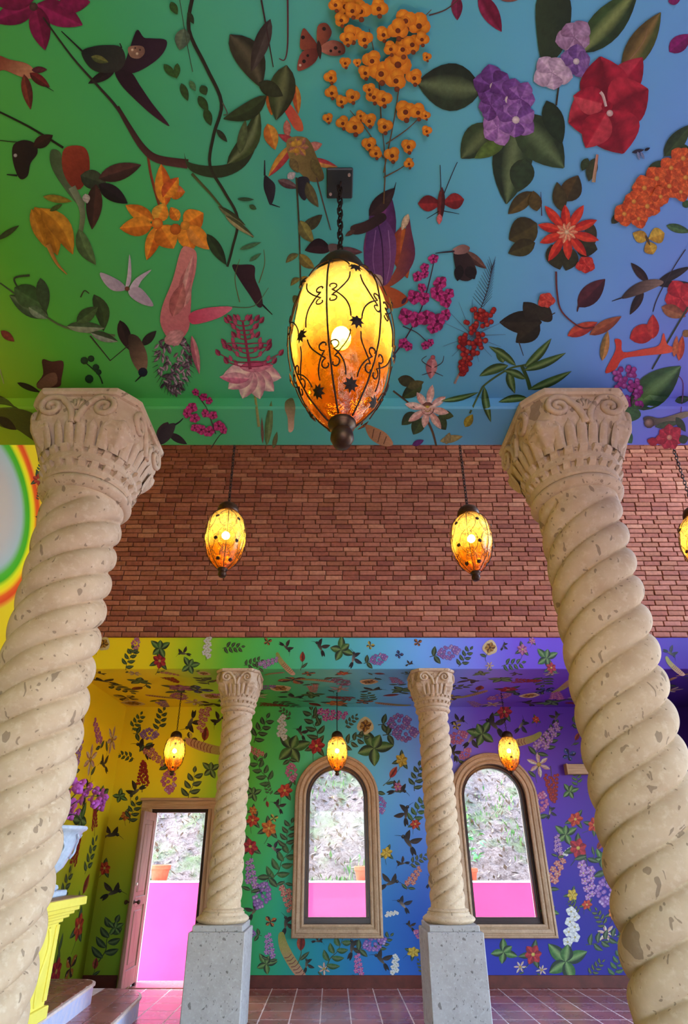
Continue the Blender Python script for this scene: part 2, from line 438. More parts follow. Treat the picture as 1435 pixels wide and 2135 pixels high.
# ================================================================== WINDOWS AND DOOR
def ring_sweep(loops3, closed=True):
    g_ = G(); n_ = len(loops3[0])
    for lp in loops3: g_.v += lp
    for j in range(len(loops3) - 1):
        for k in range(n_):
            k2 = (k + 1) % n_
            g_.f.append((j * n_ + k, j * n_ + k2, (j + 1) * n_ + k2, (j + 1) * n_ + k))
    return g_
def aloop(w_, d, y):  # arch outline grown by d, at depth y
    return [(x, y, z) for x, z in arch(w_['xc'], w_['hw'] + d, w_['z0'] - d, w_['zs'])]
def window(name, w_, label):
    e = st(empty(name, (0, 0, 0)), label, 'window')
    prof = [(0, .10), (0, -.045), (.018, -.052), (.03, -.05), (.034, -.036), (.046, -.036), (.052, -.052), (.085, -.060), (.094, -.058), (.100, -.046), (.112, -.046), (.118, -.060), (.138, -.056), (.148, -.044), (.148, .01)]
    ring_sweep([aloop(w_, d, WY + y) for d, y in prof]).build('stone_surround', M['stone_frame'], e)
    for nm, d0, d1, y0, y1, mt in (('outer_frame', .0, -.022, .02, .10, 'frame_dark'), ('sash_strip', -.022, -.030, .04, .09, 'wood_frame'), ('sash_frame', -.030, -.052, .03, .10, 'frame_dark')):
        ring_sweep([aloop(w_, d, WY + y) for d, y in ((d0, y1), (d0, y0), (d1, y0), (d1, y1), (d0, y1))]).build(nm, M[mt], e)
    x0, x1 = w_['xc'] - w_['hw'], w_['xc'] + w_['hw']
    box('bottom_rail', (x0 + .001, WY + .028, w_['z0'] + .001), (x1 - .001, WY + .102, w_['z0'] + .068), M['frame_dark'], e, .004)
    lp = aloop(w_, -.05, WY + .06); lp2 = [(x, y + .004, z) for x, y, z in lp]; k = len(lp)
    pyd('glass_pane', lp + lp2, [tuple(range(k)), tuple(range(k, 2 * k))[::-1]] + [(a, (a + 1) % k, k + (a + 1) % k, k + a) for a in range(k)], M['glass'], e)
    return e
window('window_1', W1, 'arched window with a moulded tan surround between the two rear columns')
window('window_2', W2, 'arched window with a moulded tan surround next to the small wooden wall ledge')

door = st(empty('door_1', (-2.03, WY, 0)), 'open panelled wooden door in a moulded wooden frame', 'door')
def dp(name, a, b, m, parent=None, bev=.004):
    p = parent or door
    return box(name, tuple(a[i] - door.location[i] for i in range(3)), tuple(b[i] - door.location[i] for i in range(3)), m, p, bev)
FO = .14
for x0, x1 in ((DX0 - FO, DX0), (DX1, DX1 + FO)):
    j = dp('door_jamb', (x0, WY - .05, 0), (x1, WY + .02, DZ1 + .003), M['wood_frame'])
    dp('jamb_bead', (x0 + .05, WY - .062, 0), (x1 - .05, WY - .05, DZ1), M['wood_frame'], j)
hd = dp('door_head', (DX0 - FO, WY - .05, DZ1), (DX1 + FO, WY + .02, DZ1 + FO - .02), M['wood_frame_h'])
dp('head_moulding', (DX0 - FO - .02, WY - .072, DZ1 + FO - .035), (DX1 + FO + .02, WY, DZ1 + FO), M['wood_frame_h'], hd)
dp('head_bead', (DX0 - .02, WY - .062, DZ1 + .03), (DX1 + .02, WY - .05, DZ1 + .05), M['wood_frame_h'], hd)
dp('inner_head', (DX0, WY - .01, DZ1 - .042), (DX1, WY + .12, DZ1), M['frame_dark'])
dp('inner_jamb', (DX1 - .045, WY - .01, .0), (DX1, WY + .12, DZ1 - .042), M['frame_dark'])
dp('inner_jamb', (DX0, WY + .06, .0), (DX0 + .035, WY + .12, DZ1 - .042), M['frame_dark'])
LX0, LX1, LY0, LY1, LZ0, LZ1 = -2.406, -2.366, 7.055, 7.56, .05, 1.95
leaf = empty('door_leaf', (0, 0, 0), parent=door)
st_w = .075
for a, b in ((LY0, LY0 + st_w), (LY1 - st_w, LY1)): dp('stile', (LX0, a, LZ0), (LX1, b, LZ1), M['wood'], leaf)
for a, b in ((LZ0, LZ0 + .18), (.88, .98), (LZ1 - .10, LZ1)): dp('rail', (LX0, LY0 + st_w, a), (LX1, LY1 - st_w, b), M['wood'], leaf)
for a, b in ((LZ0 + .18, .88), (.98, LZ1 - .10)):
    dp('panel', (LX0 + .012, LY0 + st_w, a), (LX1 - .014, LY1 - st_w, b), M['wood'], leaf, .001)
    dp('raised_field', (LX0 + .004, LY0 + st_w + .05, a + .05), (LX1 - .005, LY1 - st_w - .05, b - .05), M['wood'], leaf, .006)
q = G().lathe([(.022, 0), (.022, .006), (.009, .008), (.009, .035), (.020, .042), (.027, .056), (.022, .070), (.006, .074)], 16)
for sx, lx in ((1, LX1), (-1, LX0)):
    o = q.build('door_knob', M['cap'], leaf, True); o.rotation_euler = (0, PI / 2 * sx, 0); o.location = Vector((lx, LY0 + .05, .93)) - door.location
o = G().lathe([(.017, 0), (.017, .010), (.010, .014)], 14).build('lock_cylinder', M['screw'], leaf, True); o.rotation_euler = (0, PI / 2, 0); o.location = Vector((LX1, LY0 + .05, 1.12)) - door.location
dp('threshold', (DX0 + .001, WY - .04, -.002), (DX1 - .001, WY + WT + .078, .010), M['tile'][0], None, .004)

# ================================================================== OUTSIDE
garden = st(box('ground', (-14, -12, -.7), (18, 20, -.5), M['patio']), 'pale paved ground around the building', 'ground')
st(box('garden_path', (-6, WY + WT + .082, -.5), (9, 9.2, -.42), M['patio']), 'pale path between the rear wall and the pink wall', 'path')
wp = st(empty('wall_garden', (0, 9.2, 0)), 'low bright pink garden wall seen through the door and windows', 'wall')
box('pink_face', (-7, 0, -.42), (9, .15, 1.03), M['pink'], wp, .004)
box('coping', (-7, -.01, 1.03), (9, .16, 1.05), M['white_edge'], wp, .003)
n = N('hillside_litter'); p = n.pos()
a = n.noise(p, 9, 8, .75); b = n.noise(p, 1.6, 4, .6); c_ = n.noise(p, 34, 5, .8)
col = n.ramp(a, [(.3, rgba((72, 58, 52))), (.46, rgba((112, 98, 92))), (.55, rgba((132, 120, 115))), (.66, rgba((88, 73, 64))), (.8, rgba((146, 135, 128)))])
col = n.mix(n.maprange(b, .5, .66, 0, .7), col, n.mix(c_, rgba((62, 92, 46)), rgba((116, 136, 88))))
col = n.mix(n.maprange(c_, .5, .62, 0, .55), col, rgba((56, 44, 38)))
n.bump(c_, .8, .05); M['hill'] = n.fin(col, .95, .1)
def hz(x, y):
    d = max(0., y - 9.95)
    return .95 + .85 * d + .10 * math.sin(x * 1.7 + y) * min(1, d) + .07 * math.sin(x * 4.1 - y * 2.3) * min(1, d)
hill = G().grid(lambda u, v: (-9 + 20 * u, 9.35 + 8 * v * v * .6 + 8 * v * .4, hz(-9 + 20 * u, 9.35 + 8 * v * v * .6 + 8 * v * .4) + random.uniform(-.05, .05)), 130, 80).build('hillside', M['hill'], None, True)
st(hill, 'sunlit bank of dry leaf litter behind the pink wall', 'hillside')
M['grass'] = plain('dry_and_green_blades', (104, 130, 74), .8, .2, c2=(64, 104, 50), vscale=3)
M['straw'] = plain('dry_straw', (138, 126, 112), .9, .2, c2=(118, 98, 80), vscale=3)
for nm, mt, cnt, lab, ln in (('undergrowth', 'grass', 2600, 'scattered green weeds growing on the bank', .13), ('dry_litter', 'straw', 5200, 'dry twigs and leaves lying on the bank', .15)):
    g_ = G(); cl = [(random.uniform(-6, 7), random.uniform(9.9, 14.5)) for _ in range(46)]
    for k in range(cnt):
        if nm == 'undergrowth':
            cc = random.choice(cl); x = random.gauss(cc[0], .22); y = max(9.75, random.gauss(cc[1], .22)); up = random.uniform(.3, 1)
        else:
            x = random.uniform(-6, 7); y = random.uniform(9.9, 14.5); up = random.uniform(0, .35)
        z = hz(x, y); a = random.uniform(0, 2 * PI); L = ln * random.uniform(.5, 1.3); w_ = L * random.uniform(.06, .2)
        d = Vector((math.cos(a) * (1 - up), math.sin(a) * (1 - up) , up + .35 * abs(math.sin(a)))).normalized() * L; s_ = Vector((-math.sin(a), math.cos(a), .2)).normalized() * w_
        b0 = Vector((x, y, z + .01)); i = len(g_.v)
        g_.v += [tuple(b0), tuple(b0 + d * .5 + s_), tuple(b0 + d), tuple(b0 + d * .5 - s_)]; g_.f.append((i, i + 1, i + 2, i + 3))
    o = g_.build(nm, M[mt], hill); o['label'] = lab; o['kind'] = 'stuff'
def pot(x, y, r, h, label, plant=0):
    e = tag(empty('terracotta_pot', (x, y, .945)), label, 'pot')
    pr = [(r * .62, 0), (r * .66, .01), (r * .9, h * .78), (r * 1.0, h * .79), (r * 1.02, h * .98), (r * .93, h), (r * .84, h * .9), (r * .5, h * .86)]
    G().lathe(pr, 28).build('pot_body', M['terracotta'], e, False)
    if plant:
        pl = tag(empty('potted_shrub', (x, y, .945 + h * .85)), 'small leafy green shrub growing in the pot outside the window', 'plant')
        g_ = G()
        for k in range(7):
            a = random.uniform(0, 2 * PI); g_.tube([(0, 0, 0), (.05 * math.cos(a), .05 * math.sin(a), .2), (.16 * math.cos(a), .16 * math.sin(a), .42 + .2 * random.random())], .006, 5, .003)
        g_.build('stem', M['leafdark'], pl)
        lf = None
        for k in range(46):
            t = random.random(); a = random.uniform(0, 2 * PI); rr = .2 * math.sqrt(t)
            if lf is None:
                q = G().grid(lambda u, v: (.13 * u, (v - .5) * .075 * math.sin(PI * min(1, u * .95 + .03)), .03 * math.sin(PI * u) - .012 * abs(v - .5)), 6, 2); lf = q.build('leaf', M['leafbright'], pl, True); o = lf
            else:
                o = lf.copy(); C.objects.link(o); o.parent = pl
            o.location = (rr * math.cos(a), rr * math.sin(a), .12 + .55 * random.random()); o.rotation_euler = (random.uniform(-.6, .6), random.uniform(-.8, .3), a)
    return e
M['leafdark'] = plain('dark_green_leaf', (46, 70, 36), .5, .4, c2=(34, 54, 28), vscale=12)
M['leafbright'] = plain('fresh_green_leaf', (90, 150, 80), .5, .4, c2=(70, 128, 60), vscale=12)
pot(-2.84, 9.62, .16, .33, 'orange terracotta pot behind the pink wall, seen through the open door')
pot(.49, 9.62, .135, .31, 'red terracotta pot behind the pink wall, seen through the window between columns')
pot(2.25, 9.62, .135, .28, 'terracotta pot holding a leafy shrub behind the pink wall', 1)

# ================================================================== TWISTED COLUMNS
LEAD, NS = .513, 4
def make_column():
    e = empty('twisted_column', (0, 0, 0))
    ped = G().bevbox((-.262, -.262, 0), (.262, .262, .805), .008).build('pedestal', M['stone_ped'], e)
    G().bevbox((-.235, -.235, .80), (.235, .235, .858), .008).build('pedestal_plinth', M['stone_ped'], e)
    pr = [(.20, .855)] + [(.222 + .030 * math.sin(PI * k / 10), .860 + .062 * k / 10) for k in range(11)] + [(.205, .930), (.205, .945), (.195, .952)] + [(.185 + .012 * math.sin(PI * k / 6), .955 + .022 * k / 6) for k in range(7)] + [(.17, .985)]
    G().lathe(pr, 48).build('base_torus', M['stone'], e, True)
    z0, z1 = .975, 2.912
    def sh(u, v):
        a = 2 * PI * u; z = lerp(z0, z1, v)
        ph = NS / 2.0 * (a - 2 * PI * z / LEAD)
        xx = ((ph / PI) % 1.0) * 2 - 1; lobe = math.sqrt(max(0, 1 - .985 * abs(xx) ** 2.1))
        k = smoothstep(z0, z0 + .12, z) * (1 - smoothstep(z1 - .10, z1 - .015, z))
        r = lerp(.166, (.130 + .042 * lobe), k)
        r *= lerp(1.0, .985, v)
        return (r * math.cos(a), r * math.sin(a), z)
    G().grid(sh, 144, 300, wrap=True).build('twisted_shaft', M['stone'], e, True)
    # capital
    pr = [(.165, 2.895)] + [(.176 + .017 * math.sin(PI * k / 8), 2.900 + .050 * k / 8) for k in range(9)] + [(.17, 2.955)]
    G().lathe(pr, 56).build('necking_ring', M['stone'], e, True)
    for nm, za, zb, ra, rb, cnt in (('scalloped_ring', 2.948, 3.012, .186, .206, 24), ('scalloped_ring', 3.008, 3.080, .198, .217, 22)):
        def md(r, a, z, za=za, zb=zb, cnt=cnt):
            t = (z - za) / (zb - za)
            return r - (.020 * smoothstep(.45, .8, t) * (1 if math.cos(a * cnt) < -.55 else 0))
        prf = [(.16, za), (ra - .006, za + .002), (ra, za + .010), (ra + .002, lerp(za, zb, .5)), (rb - .003, lerp(za, zb, .75)), (rb, lerp(za, zb, .93)), (rb - .006, zb), (.17, zb)]
        G().lathe(prf, cnt * 8, mod=md).build(nm, M['stone'], e)
    a_ = .240; ch = .076
    def sq(a, h):
        c1, s1 = abs(math.cos(a)), abs(math.sin(a))
        return min(h / max(c1, 1e-6), h / max(s1, 1e-6), (2 * h - ch * h / .24) / (c1 + s1))
    def bell(u, v):
        a = 2 * PI * u; z = lerp(3.06, 3.335, v)
        t = smoothstep(3.07, 3.225, z)
        r = lerp(.198, sq(a, .226), t ** 1.1)
        fl = math.sin(PI * min(1, max(0, (z - 3.07) / .14)))
        r -= .007 * fl * (math.cos(a * 28) * .5 + .5)
        return (r * math.cos(a), r * math.sin(a), z)
    G().grid(bell, 224, 40, wrap=True).build('capital_bell', M['stone'], e, True)
    def slab(h, z): return [(sq(2 * PI * k / 64, h) * math.cos(2 * PI * k / 64), sq(2 * PI * k / 64, h) * math.sin(2 * PI * k / 64), z) for k in range(64)]
    ls = [slab(.215, 3.322), slab(.238, 3.326), slab(.245, 3.334), slab(.246, 3.352), slab(.240, 3.3605), slab(.05, 3.3605)]
    g_ = ring_sweep(ls); g_.build('abacus', M['stone'], e)
    # upright leaves round the bell
    def lf(u, v):
        x = (v - .5) * .046 * (1.0 - .15 * u) * (1 - smoothstep(.72, 1.0, u)); z = 3.068 + .138 * u
        rr = lerp(.199, .226, smoothstep(0, 1, u) ** 1.1) + .015 * math.sin(PI * min(1, u * .9 + .1)) * (1 - abs(2 * v - 1) ** 1.6) + .004 + .010 * u * u
        if abs(v - .5) < .01: rr -= .004
        return (rr, x, z)
    lfm = None
    for k in range(28):
        a = 2 * PI * (k + .5) / 28; scl = (lerp(.2, sq(a, .226), .62)) / .226
        if lfm is None: lfm = G().grid(lf, 10, 6).build('capital_leaf', M['stone'], e, True); o = lfm
        else: o = lfm.copy(); C.objects.link(o); o.parent = e
        o.rotation_euler = (0, 0, a); o.scale = (max(.97, scl * 1.0), 1, 1)
    # corner acanthus
    def cl(u, v):
        s2 = (v - .5) * 2; wdt = .062 * math.sin(PI * (.18 + .72 * u)) * (1 + .14 * math.cos(u * 26))
        rr = .212 + .060 * u + .026 * math.sin(PI * u) + (.012 if abs(s2) < .2 else 0) - .022 * s2 * s2
        z = 3.085 + .155 * u - .055 * smoothstep(.78, 1, u)
        return (rr, s2 * wdt, z)
    cm = None
    for k in range(4):
        if cm is None: cm = G().grid(cl, 22, 10).build('corner_leaf', M['stone'], e, True); o = cm
        else: o = cm.copy(); C.objects.link(o); o.parent = e
        o.rotation_euler = (0, 0, PI / 4 + k * PI / 2)
    # volutes: a band climbing from the middle of the face into a spiral, two on each face
    def vol(sd_):
        pts = []
        for k in range(8):
            t = k / 8; pts.append((sd_ * (.010 + .060 * t ** 1.5), 3.175 + .115 * math.sin(t * PI / 2.1)))
        cx_, cz = .112, 3.262
        for k in range(34):
            t = k / 33; a = lerp(2.35, 2.35 - 2 * PI * 1.6, t); r = lerp(.060, .010, t ** .8)
            pts.append((sd_ * (cx_ + r * math.cos(a)), cz + r * math.sin(a)))
        return [(x, -.2255 - .004, z) for x, z in pts]
    vm = {}
    for k in range(4):
        for sd_ in (-1, 1):
            if sd_ not in vm: vm[sd_] = G().tube(vol(sd_), .0155, 8, .011).build('volute', M['stone'], e, True); o = vm[sd_]
            else: o = vm[sd_].copy(); C.objects.link(o); o.parent = e
            o.rotation_euler = (0, 0, k * PI / 2)
    pm = None
    for k in range(4):
        if pm is None:
            g_ = G()
            for a in (-.9, -.45, 0, .45, .9):
                g_.tube([(.008 * a, -.229, 3.248), (.030 * math.sin(a), -.232, 3.248 + .034 * math.cos(a)), (.046 * math.sin(a), -.229, 3.248 + .056 * math.cos(a))], .007, 6, .009)
            pm = g_.build('palmette', M['stone'], e, True); o = pm
        else: o = pm.copy(); C.objects.link(o); o.parent = e
        o.rotation_euler = (0, 0, k * PI / 2)
    return e
col = make_column()
spots = [((-1.107, 1.953), 'twisted stone column holding up the front beam, on the side of the yellow mantelpiece', .35),
         ((1.092, 1.953), 'twisted stone column holding up the front beam, on the side of the violet wallpaper', .1),
         ((-1.068, 5.86), 'twisted stone column on a square pedestal beside the open wooden door', 0.),
         ((1.128, 5.86), 'twisted stone column on a square pedestal between the two arched windows', 0.)]
for k, ((x, y), lab, ph) in enumerate(spots):
    o = col if k == 0 else copy_tree(col)
    o.location = (x, y, 0); tag(o, lab, 'column', 'twisted stone columns of the hall')

# ================================================================== LANTERNS
GP = [(.050, -.070), (.066, -.090), (.090, -.112), (.112, -.150), (.126, -.205), (.1325, -.27), (.1325, -.335), (.124, -.40), (.108, -.455), (.082, -.510), (.050, -.555), (.026, -.582)]
def gr(z):
    for (r0, z0), (r1, z1) in zip(GP, GP[1:]):
        if z <= z0 and z >= z1:
            t = (z - z0) / (z1 - z0); return lerp(r0, r1, t)
    return GP[0][0] if z > GP[0][1] else GP[-1][0]
def cyl(r, a, z): return (r * math.cos(a), r * math.sin(a), z)
def make_lamp():
    e = empty('hanging_lantern', (0, 0, 0))
    # quilted glass: bulges between the wires
    prof = [(gr(lerp(-.070, -.582, k / 60)), lerp(-.070, -.582, k / 60)) for k in range(61)]
    def md(r, a, z):
        t = (z + .07) / -.512
        w_ = math.sin(PI * t)
        return r * (1 - .085 * w_ * (1 - abs(math.sin(3 * a)) ** .7) - .05 * w_ * (1 - abs(math.sin(PI * (t * 3.0 + .1)))))
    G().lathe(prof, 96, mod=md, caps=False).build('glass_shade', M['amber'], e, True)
    pr = [(.010, .012), (.022, .010), (.040, .000), (.060, -.018), (.071, -.042), (.074, -.066), (.074, -.088), (.068, -.092), (.066, -.086), (.055, -.080)]
    G().lathe(pr, 40).build('top_cap', M['cap'], e, True)
    pr = [(.004, -.645), (.020, -.640), (.028, -.622), (.026, -.606), (.018, -.596), (.030, -.588), (.034, -.578), (.024, -.566)]
    G().lathe(pr, 28).build('bottom_finial', M['cap'], e, True)
    cage = None; g_ = G(); off = .006
    for k in range(6):
        a = k * PI / 3
        g_.tube([cyl(gr(z) + off * .3, a, z) for z in [lerp(-.085, -.575, j / 30) for j in range(31)]], .0022, 6)
    RW = (-.205, -.395, -.530)  # rows of stars
    def cv(a0, z0, a1, z1, curl):  # scrolled wire from a star to a rib
        pts = []
        for j in range(12):
            t = j / 11; z = lerp(z0, z1, t ** .8 if curl > 0 else t ** .8); a = lerp(a0, a1, t ** 1.7)
            pts.append(cyl(gr(z) + off, a, z))
        sg = 1 if a1 > a0 else -1; R0 = .014
        for j in range(1, 16):
            q = j / 15; th = lerp(0, 2 * PI * .82, q); rr = lerp(R0, .004, q)
            z = z1 - curl * (R0 * .9 - rr * math.cos(th) * .9); a = a1 - sg * (rr * math.sin(th)) / max(gr(z1), .03)
            pts.append(cyl(gr(z) + off, a, z))
        return pts
    for k in range(6):
        am = (k + .5) * PI / 3
        for ri, zr in enumerate(RW):
            for sg in (-1, 1):
                tgt = am + sg * (PI / 6 - .10)
                if ri > 0: g_.tube(cv(am + sg * (.10 if ri == 1 else .16), zr + .018, tgt, (-.292 if ri == 1 else -.458), -1), .0018, 5)
                if ri == 0: g_.tube(cv(am + sg * .10, zr + .020, tgt, -.140, -1), .0018, 5)
                if ri < 2: g_.tube(cv(am + sg * .10, zr - .018, tgt, (-.312 if ri == 0 else -.474), 1), .0018, 5)
    cage = g_.build('wire_cage', M['iron'], e, True)
    sm = None
    sv = [(0, 0, .006)] + [((.019 if j % 2 == 0 else .011) * math.cos(PI * j / 8), (.019 if j % 2 == 0 else .011) * math.sin(PI * j / 8), 0 if j % 2 == 0 else .003) for j in range(16)]
    sv += [(0, 0, -.001)]
    sf = [(0, 1 + j, 1 + (j + 1) % 16) for j in range(16)] + [(17, 1 + (j + 1) % 16, 1 + j) for j in range(16)]
    for ri, zr in enumerate(RW):
        for k in range(6):
            a = (k + .5) * PI / 3
            if sm is None: sm = pyd('star_rosette', sv, sf, M['iron'], cage); o = sm
            else: o = sm.copy(); C.objects.link(o); o.parent = cage
            o.location = cyl(gr(zr) + off + .002, a, zr)
            dr = (gr(zr + .01) - gr(zr - .01)) / .02
            nv = Vector((math.cos(a), math.sin(a), -dr)).normalized(); o.rotation_euler = nv.to_track_quat('Z', 'Y').to_euler()
    bm = bmesh.new(); bmesh.ops.create_uvsphere(bm, u_segments=16, v_segments=10, radius=.026)
    for v in bm.verts: v.co.z = v.co.z * 1.2 - .285
    me = bpy.data.meshes.new('bulb'); bm.to_mesh(me); bm.free(); link('bulb', me, M['bulb'], e, True)
    G().lathe([(.013, -.255), (.015, -.240), (.015, -.09), (.010, -.085)], 14).build('bulb_holder', M['cap'], e, True)
    return e
def lk():
    pts = [(.008 * math.cos(t), 0, .0135 * math.sin(t) + (.006 if math.sin(t) > 0 else -.006)) for t in [2 * PI * k / 14 for k in range(14)]]
    return G().tube(pts, .0030, 6, closed=True)
lkm = None
lamp0 = make_lamp(); lamps = [lamp0] + [copy_tree(lamp0) for _ in range(6)]
def place_lamp(k, x, y, z, sc, top, label, group, rz, watts, plate=False):
    global lkm
    e = lamps.pop(0)
    e.location = (x, y, z); e.scale = sc; e.rotation_euler = (0, 0, rz); tag(e, label, 'lantern', group)
    L = (top - z) / sc[2]; st_ = .031; cnt = int((L - .005) / st_) + 1; step = (L + .004) / cnt
    for j in range(cnt):
        if lkm is None: lkm = lk().build('chain_link', M['iron'], e, True); o = lkm
        else: o = lkm.copy(); C.objects.link(o); o.parent = e
        o.location = (0, 0, .014 + step * (j + .35)); o.rotation_euler = (0, 0, (j % 2) * PI / 2 + .3); o.scale = (1, 1, step / st_)
    ld = bpy.data.lights.new('lantern_light', 'POINT'); ld.energy = watts; ld.color = (1.0, .72, .36); ld.shadow_soft_size = .03
    lo = bpy.data.objects.new('lantern_light', ld); C.objects.link(lo); lo.parent = e; lo.location = (0, 0, -.285)
    return e
LB = 'amber glass lantern '
e = place_lamp(0, .022, .963, 3.006, (1, 1, 1), ZN - .006, LB + 'in a wire cage hung from the square ceiling plate', 'amber lanterns', .25, 1.3)
pl = G().bevbox((-.041, -.041, .404), (.041, .041, .414), .003).build('ceiling_plate', M['plate'], e); pl.rotation_euler = (0, 0, -.25)
for sx, sy in ((-.029, .026), (.029, -.026)):
    o = G().lathe([(.0045, .400), (.0045, .404)], 10, (sx, sy, 0)).build('screw', M['screw'], e); o.rotation_euler = (0, 0, -.25)
hs = (1.2, 1.2, 1.05)
place_lamp(1, -.858, 3.6, 4.105, hs, ZH, LB + 'hanging before the brick wall, nearest the rainbow disc wall', 'amber lanterns', .8, 1.6)
place_lamp(1, 1.108, 3.6, 4.075, hs, ZH, LB + 'hanging before the brick wall, the middle one of its row', 'amber lanterns', .1, 1.6)
place_lamp(1, 2.965, 3.6, 4.075, hs, ZH, LB + 'hanging before the brick wall, nearest the daylight openings', 'amber lanterns', .5, 1.6)
fs = (.95, .95, .84)
place_lamp(1, -1.985, 6.72, 2.875, fs, ZR, LB + 'hanging in the rear gallery before the wooden door', 'amber lanterns', .3, 1.0)
place_lamp(1, .055, 6.72, 2.875, fs, ZR, LB + 'hanging in the rear gallery before the window between the columns', 'amber lanterns', .6, 1.0)
place_lamp(1, 2.21, 6.72, 2.875, fs, ZR, LB + 'hanging in the rear gallery before the window by the wooden ledge', 'amber lanterns', .9, 1.0)

# ================================================================== STEPPED PLATFORM, MANTEL, URN, ORCHIDS
def round_slab(x1, y1, y0, r, z):
    pts = [(XL + .004, y1)]
    for k in range(13): a = PI / 2 * (1 - k / 12); pts.append((x1 - r + r * math.cos(a), y1 - r + r * math.sin(a)))
    pts += [(x1 + .25, y0), (XL + .004, y0)]
    return [(x, y, z) for x, y in pts]
plat = tag(empty('stepped_platform', (0, 0, 0)), 'two low round-cornered tiled steps against the yellow wall', 'platform')
M['riser'] = plain('iridescent_riser', (206, 204, 222), .35, .5, c2=(170, 186, 222), vscale=16)
for nm, x1, y1, y0, r, za, zb in (('lower_step', -1.90, 6.62, 2.6, .42, 0, .17), ('upper_step', -2.27, 6.16, 2.8, .22, .17, .34)):
    ls = [round_slab(x1, y1, y0, r, za), round_slab(x1, y1, y0, r, zb - .022)]
    g_ = ring_sweep(ls); g_.build(nm + '_riser', M['riser'], plat)
    ls = [round_slab(x1 + .012, y1 + .012, y0, r, zb - .022), round_slab(x1 + .012, y1 + .012, y0, r, zb - .003), round_slab(x1 + .006, y1 + .006, y0, r, zb)]
    g_ = ring_sweep(ls); k = len(ls[0]); g_.f.append(tuple(range(2 * k, 3 * k))[::-1]); g_.f.append(tuple(range(k)))
    o = g_.build(nm + '_tread', M['grout'], plat)
    # single tiles set on the tread, clipped to its rounded outline
    def inside(x, y, m=.012):
        xe = x1 + (.25 * (y1 - r - y) / (y1 - r - y0) if y < y1 - r else 0) - m
        if x > xe or y > y1 - m: return False
        if y > y1 - r and x > x1 - r: return math.hypot(x - x1 + r, y - y1 + r) < r - m
        return True
    for ix in range(4):
        for iy in range(14):
            xa, ya = XL + .006 + ix * T, y1 - .006 - (iy + 1) * T
            if ya < y0: continue
            pts = [(xa + .004, ya + .004), (xa + T - .004, ya + .004), (xa + T - .004, ya + T - .004), (xa + .004, ya + T - .004)]
            # clip by walking each edge finely and pulling outside points in
            poly = []
            cxy = (xa + .01, ya + .01)
            if not inside(*cxy): continue
            for q in range(4):
                p0, p1 = pts[q], pts[(q + 1) % 4]
                for s_ in range(6):
                    t = s_ / 6; px, py = lerp(p0[0], p1[0], t), lerp(p0[1], p1[1], t)
                    lo_, hi_ = 0., 1.
                    if not inside(px, py):
                        for _ in range(14):
                            md_ = (lo_ + hi_) / 2
                            if inside(lerp(cxy[0], px, md_), lerp(cxy[1], py, md_)): lo_ = md_
                            else: hi_ = md_
                        px, py = lerp(cxy[0], px, lo_), lerp(cxy[1], py, lo_)
                    poly.append((px, py))
            k = len(poly)
            if nm == 'lower_step' and all(px < -2.32 for px, py in poly): continue
            pyd('step_tile', [(px, py, zb + .004) for px, py in poly] + [(px, py, zb - .001) for px, py in poly], [tuple(range(k))] + [(a, k + a, k + (a + 1) % k, (a + 1) % k) for a in range(k)], random.choice(M['tile']), o)
man = tag(empty('mantelpiece', (XL, 4.1, .345)), 'bright yellow moulded mantelpiece standing on the tiled steps', 'mantelpiece')
def mp_(name, a, b, parent=None, bev=.006):
    return box(name, tuple(a[i] - man.location[i] for i in range(3)), tuple(b[i] - man.location[i] for i in range(3)), M['yellow'], parent or man, bev)
MX, MY0, MY1 = -2.17, 3.35, 4.80
XB = XL + .003
mp_('body', (XB, MY0 + .02, .345), (MX - .05, MY1 - .02, 1.0))
for a, b in ((MY1 - .26, MY1), (MY0, MY0 + .26)):
    pz = mp_('pilaster', (MX - .06, a, .40), (MX, b, .99))
    mp_('pilaster_edge', (MX, b - .05, .46), (MX + .012, b, .96), pz, .003)
    mp_('pilaster_edge', (MX, a, .46), (MX + .012, a + .05, .96), pz, .003)
    mp_('pilaster_base', (MX - .07, a - .015, .345), (MX + .03, b + .015, .43), pz)
    yc = (a + b) / 2
    sp = [(MX + .004, yc - .03 + .05 * math.sin(t * 6.0) * (1 - .5 * t), .95 - .5 * t) for t in [k / 24 for k in range(25)]]
    G().tube([tuple(Vector(p_) - man.location) for p_ in sp], .014, 8, .008).build('scroll_moulding', M['yellow'], pz, True)
for k, (ov, za, zb) in enumerate(((.02, .975, 1.01), (.05, 1.005, 1.035), (.075, 1.03, 1.06), (.10, 1.055, 1.095), (.135, 1.09, 1.15))):
    mp_('cornice_step', (XB, MY0 - ov, za), (MX + ov, MY1 + ov, zb), None, .005)
box('shelf_top', tuple(Vector((XB, MY0 - .12, 1.150)) - man.location), tuple(Vector((MX + .12, MY1 + .12, 1.156)) - man.location), plain('brown_shelf_top', (150, 116, 84), .6), man)
ur = tag(empty('garden_urn', (-2.33, 4.70, 1.157)), 'pale blue grey carved urn standing on the yellow mantelpiece', 'urn')
G().bevbox((-.155, -.155, 0), (.155, .155, .045), .008).build('urn_plinth', M['urn'], ur)
pr = [(.12, .045), (.135, .06), (.128, .08), (.085, .10), (.062, .125), (.066, .15), (.10, .17), (.14, .21), (.172, .28), (.196, .36), (.222, .44), (.246, .480), (.268, .492), (.276, .508), (.268, .524), (.235, .522), (.215, .48), (.1, .47)]
G().lathe(pr, 44, mod=lambda r, a, z: r * (1 + (.02 * math.cos(12 * a) if .17 < z < .45 else 0))).build('urn_bowl', M['urn'], ur, True)
gm = None
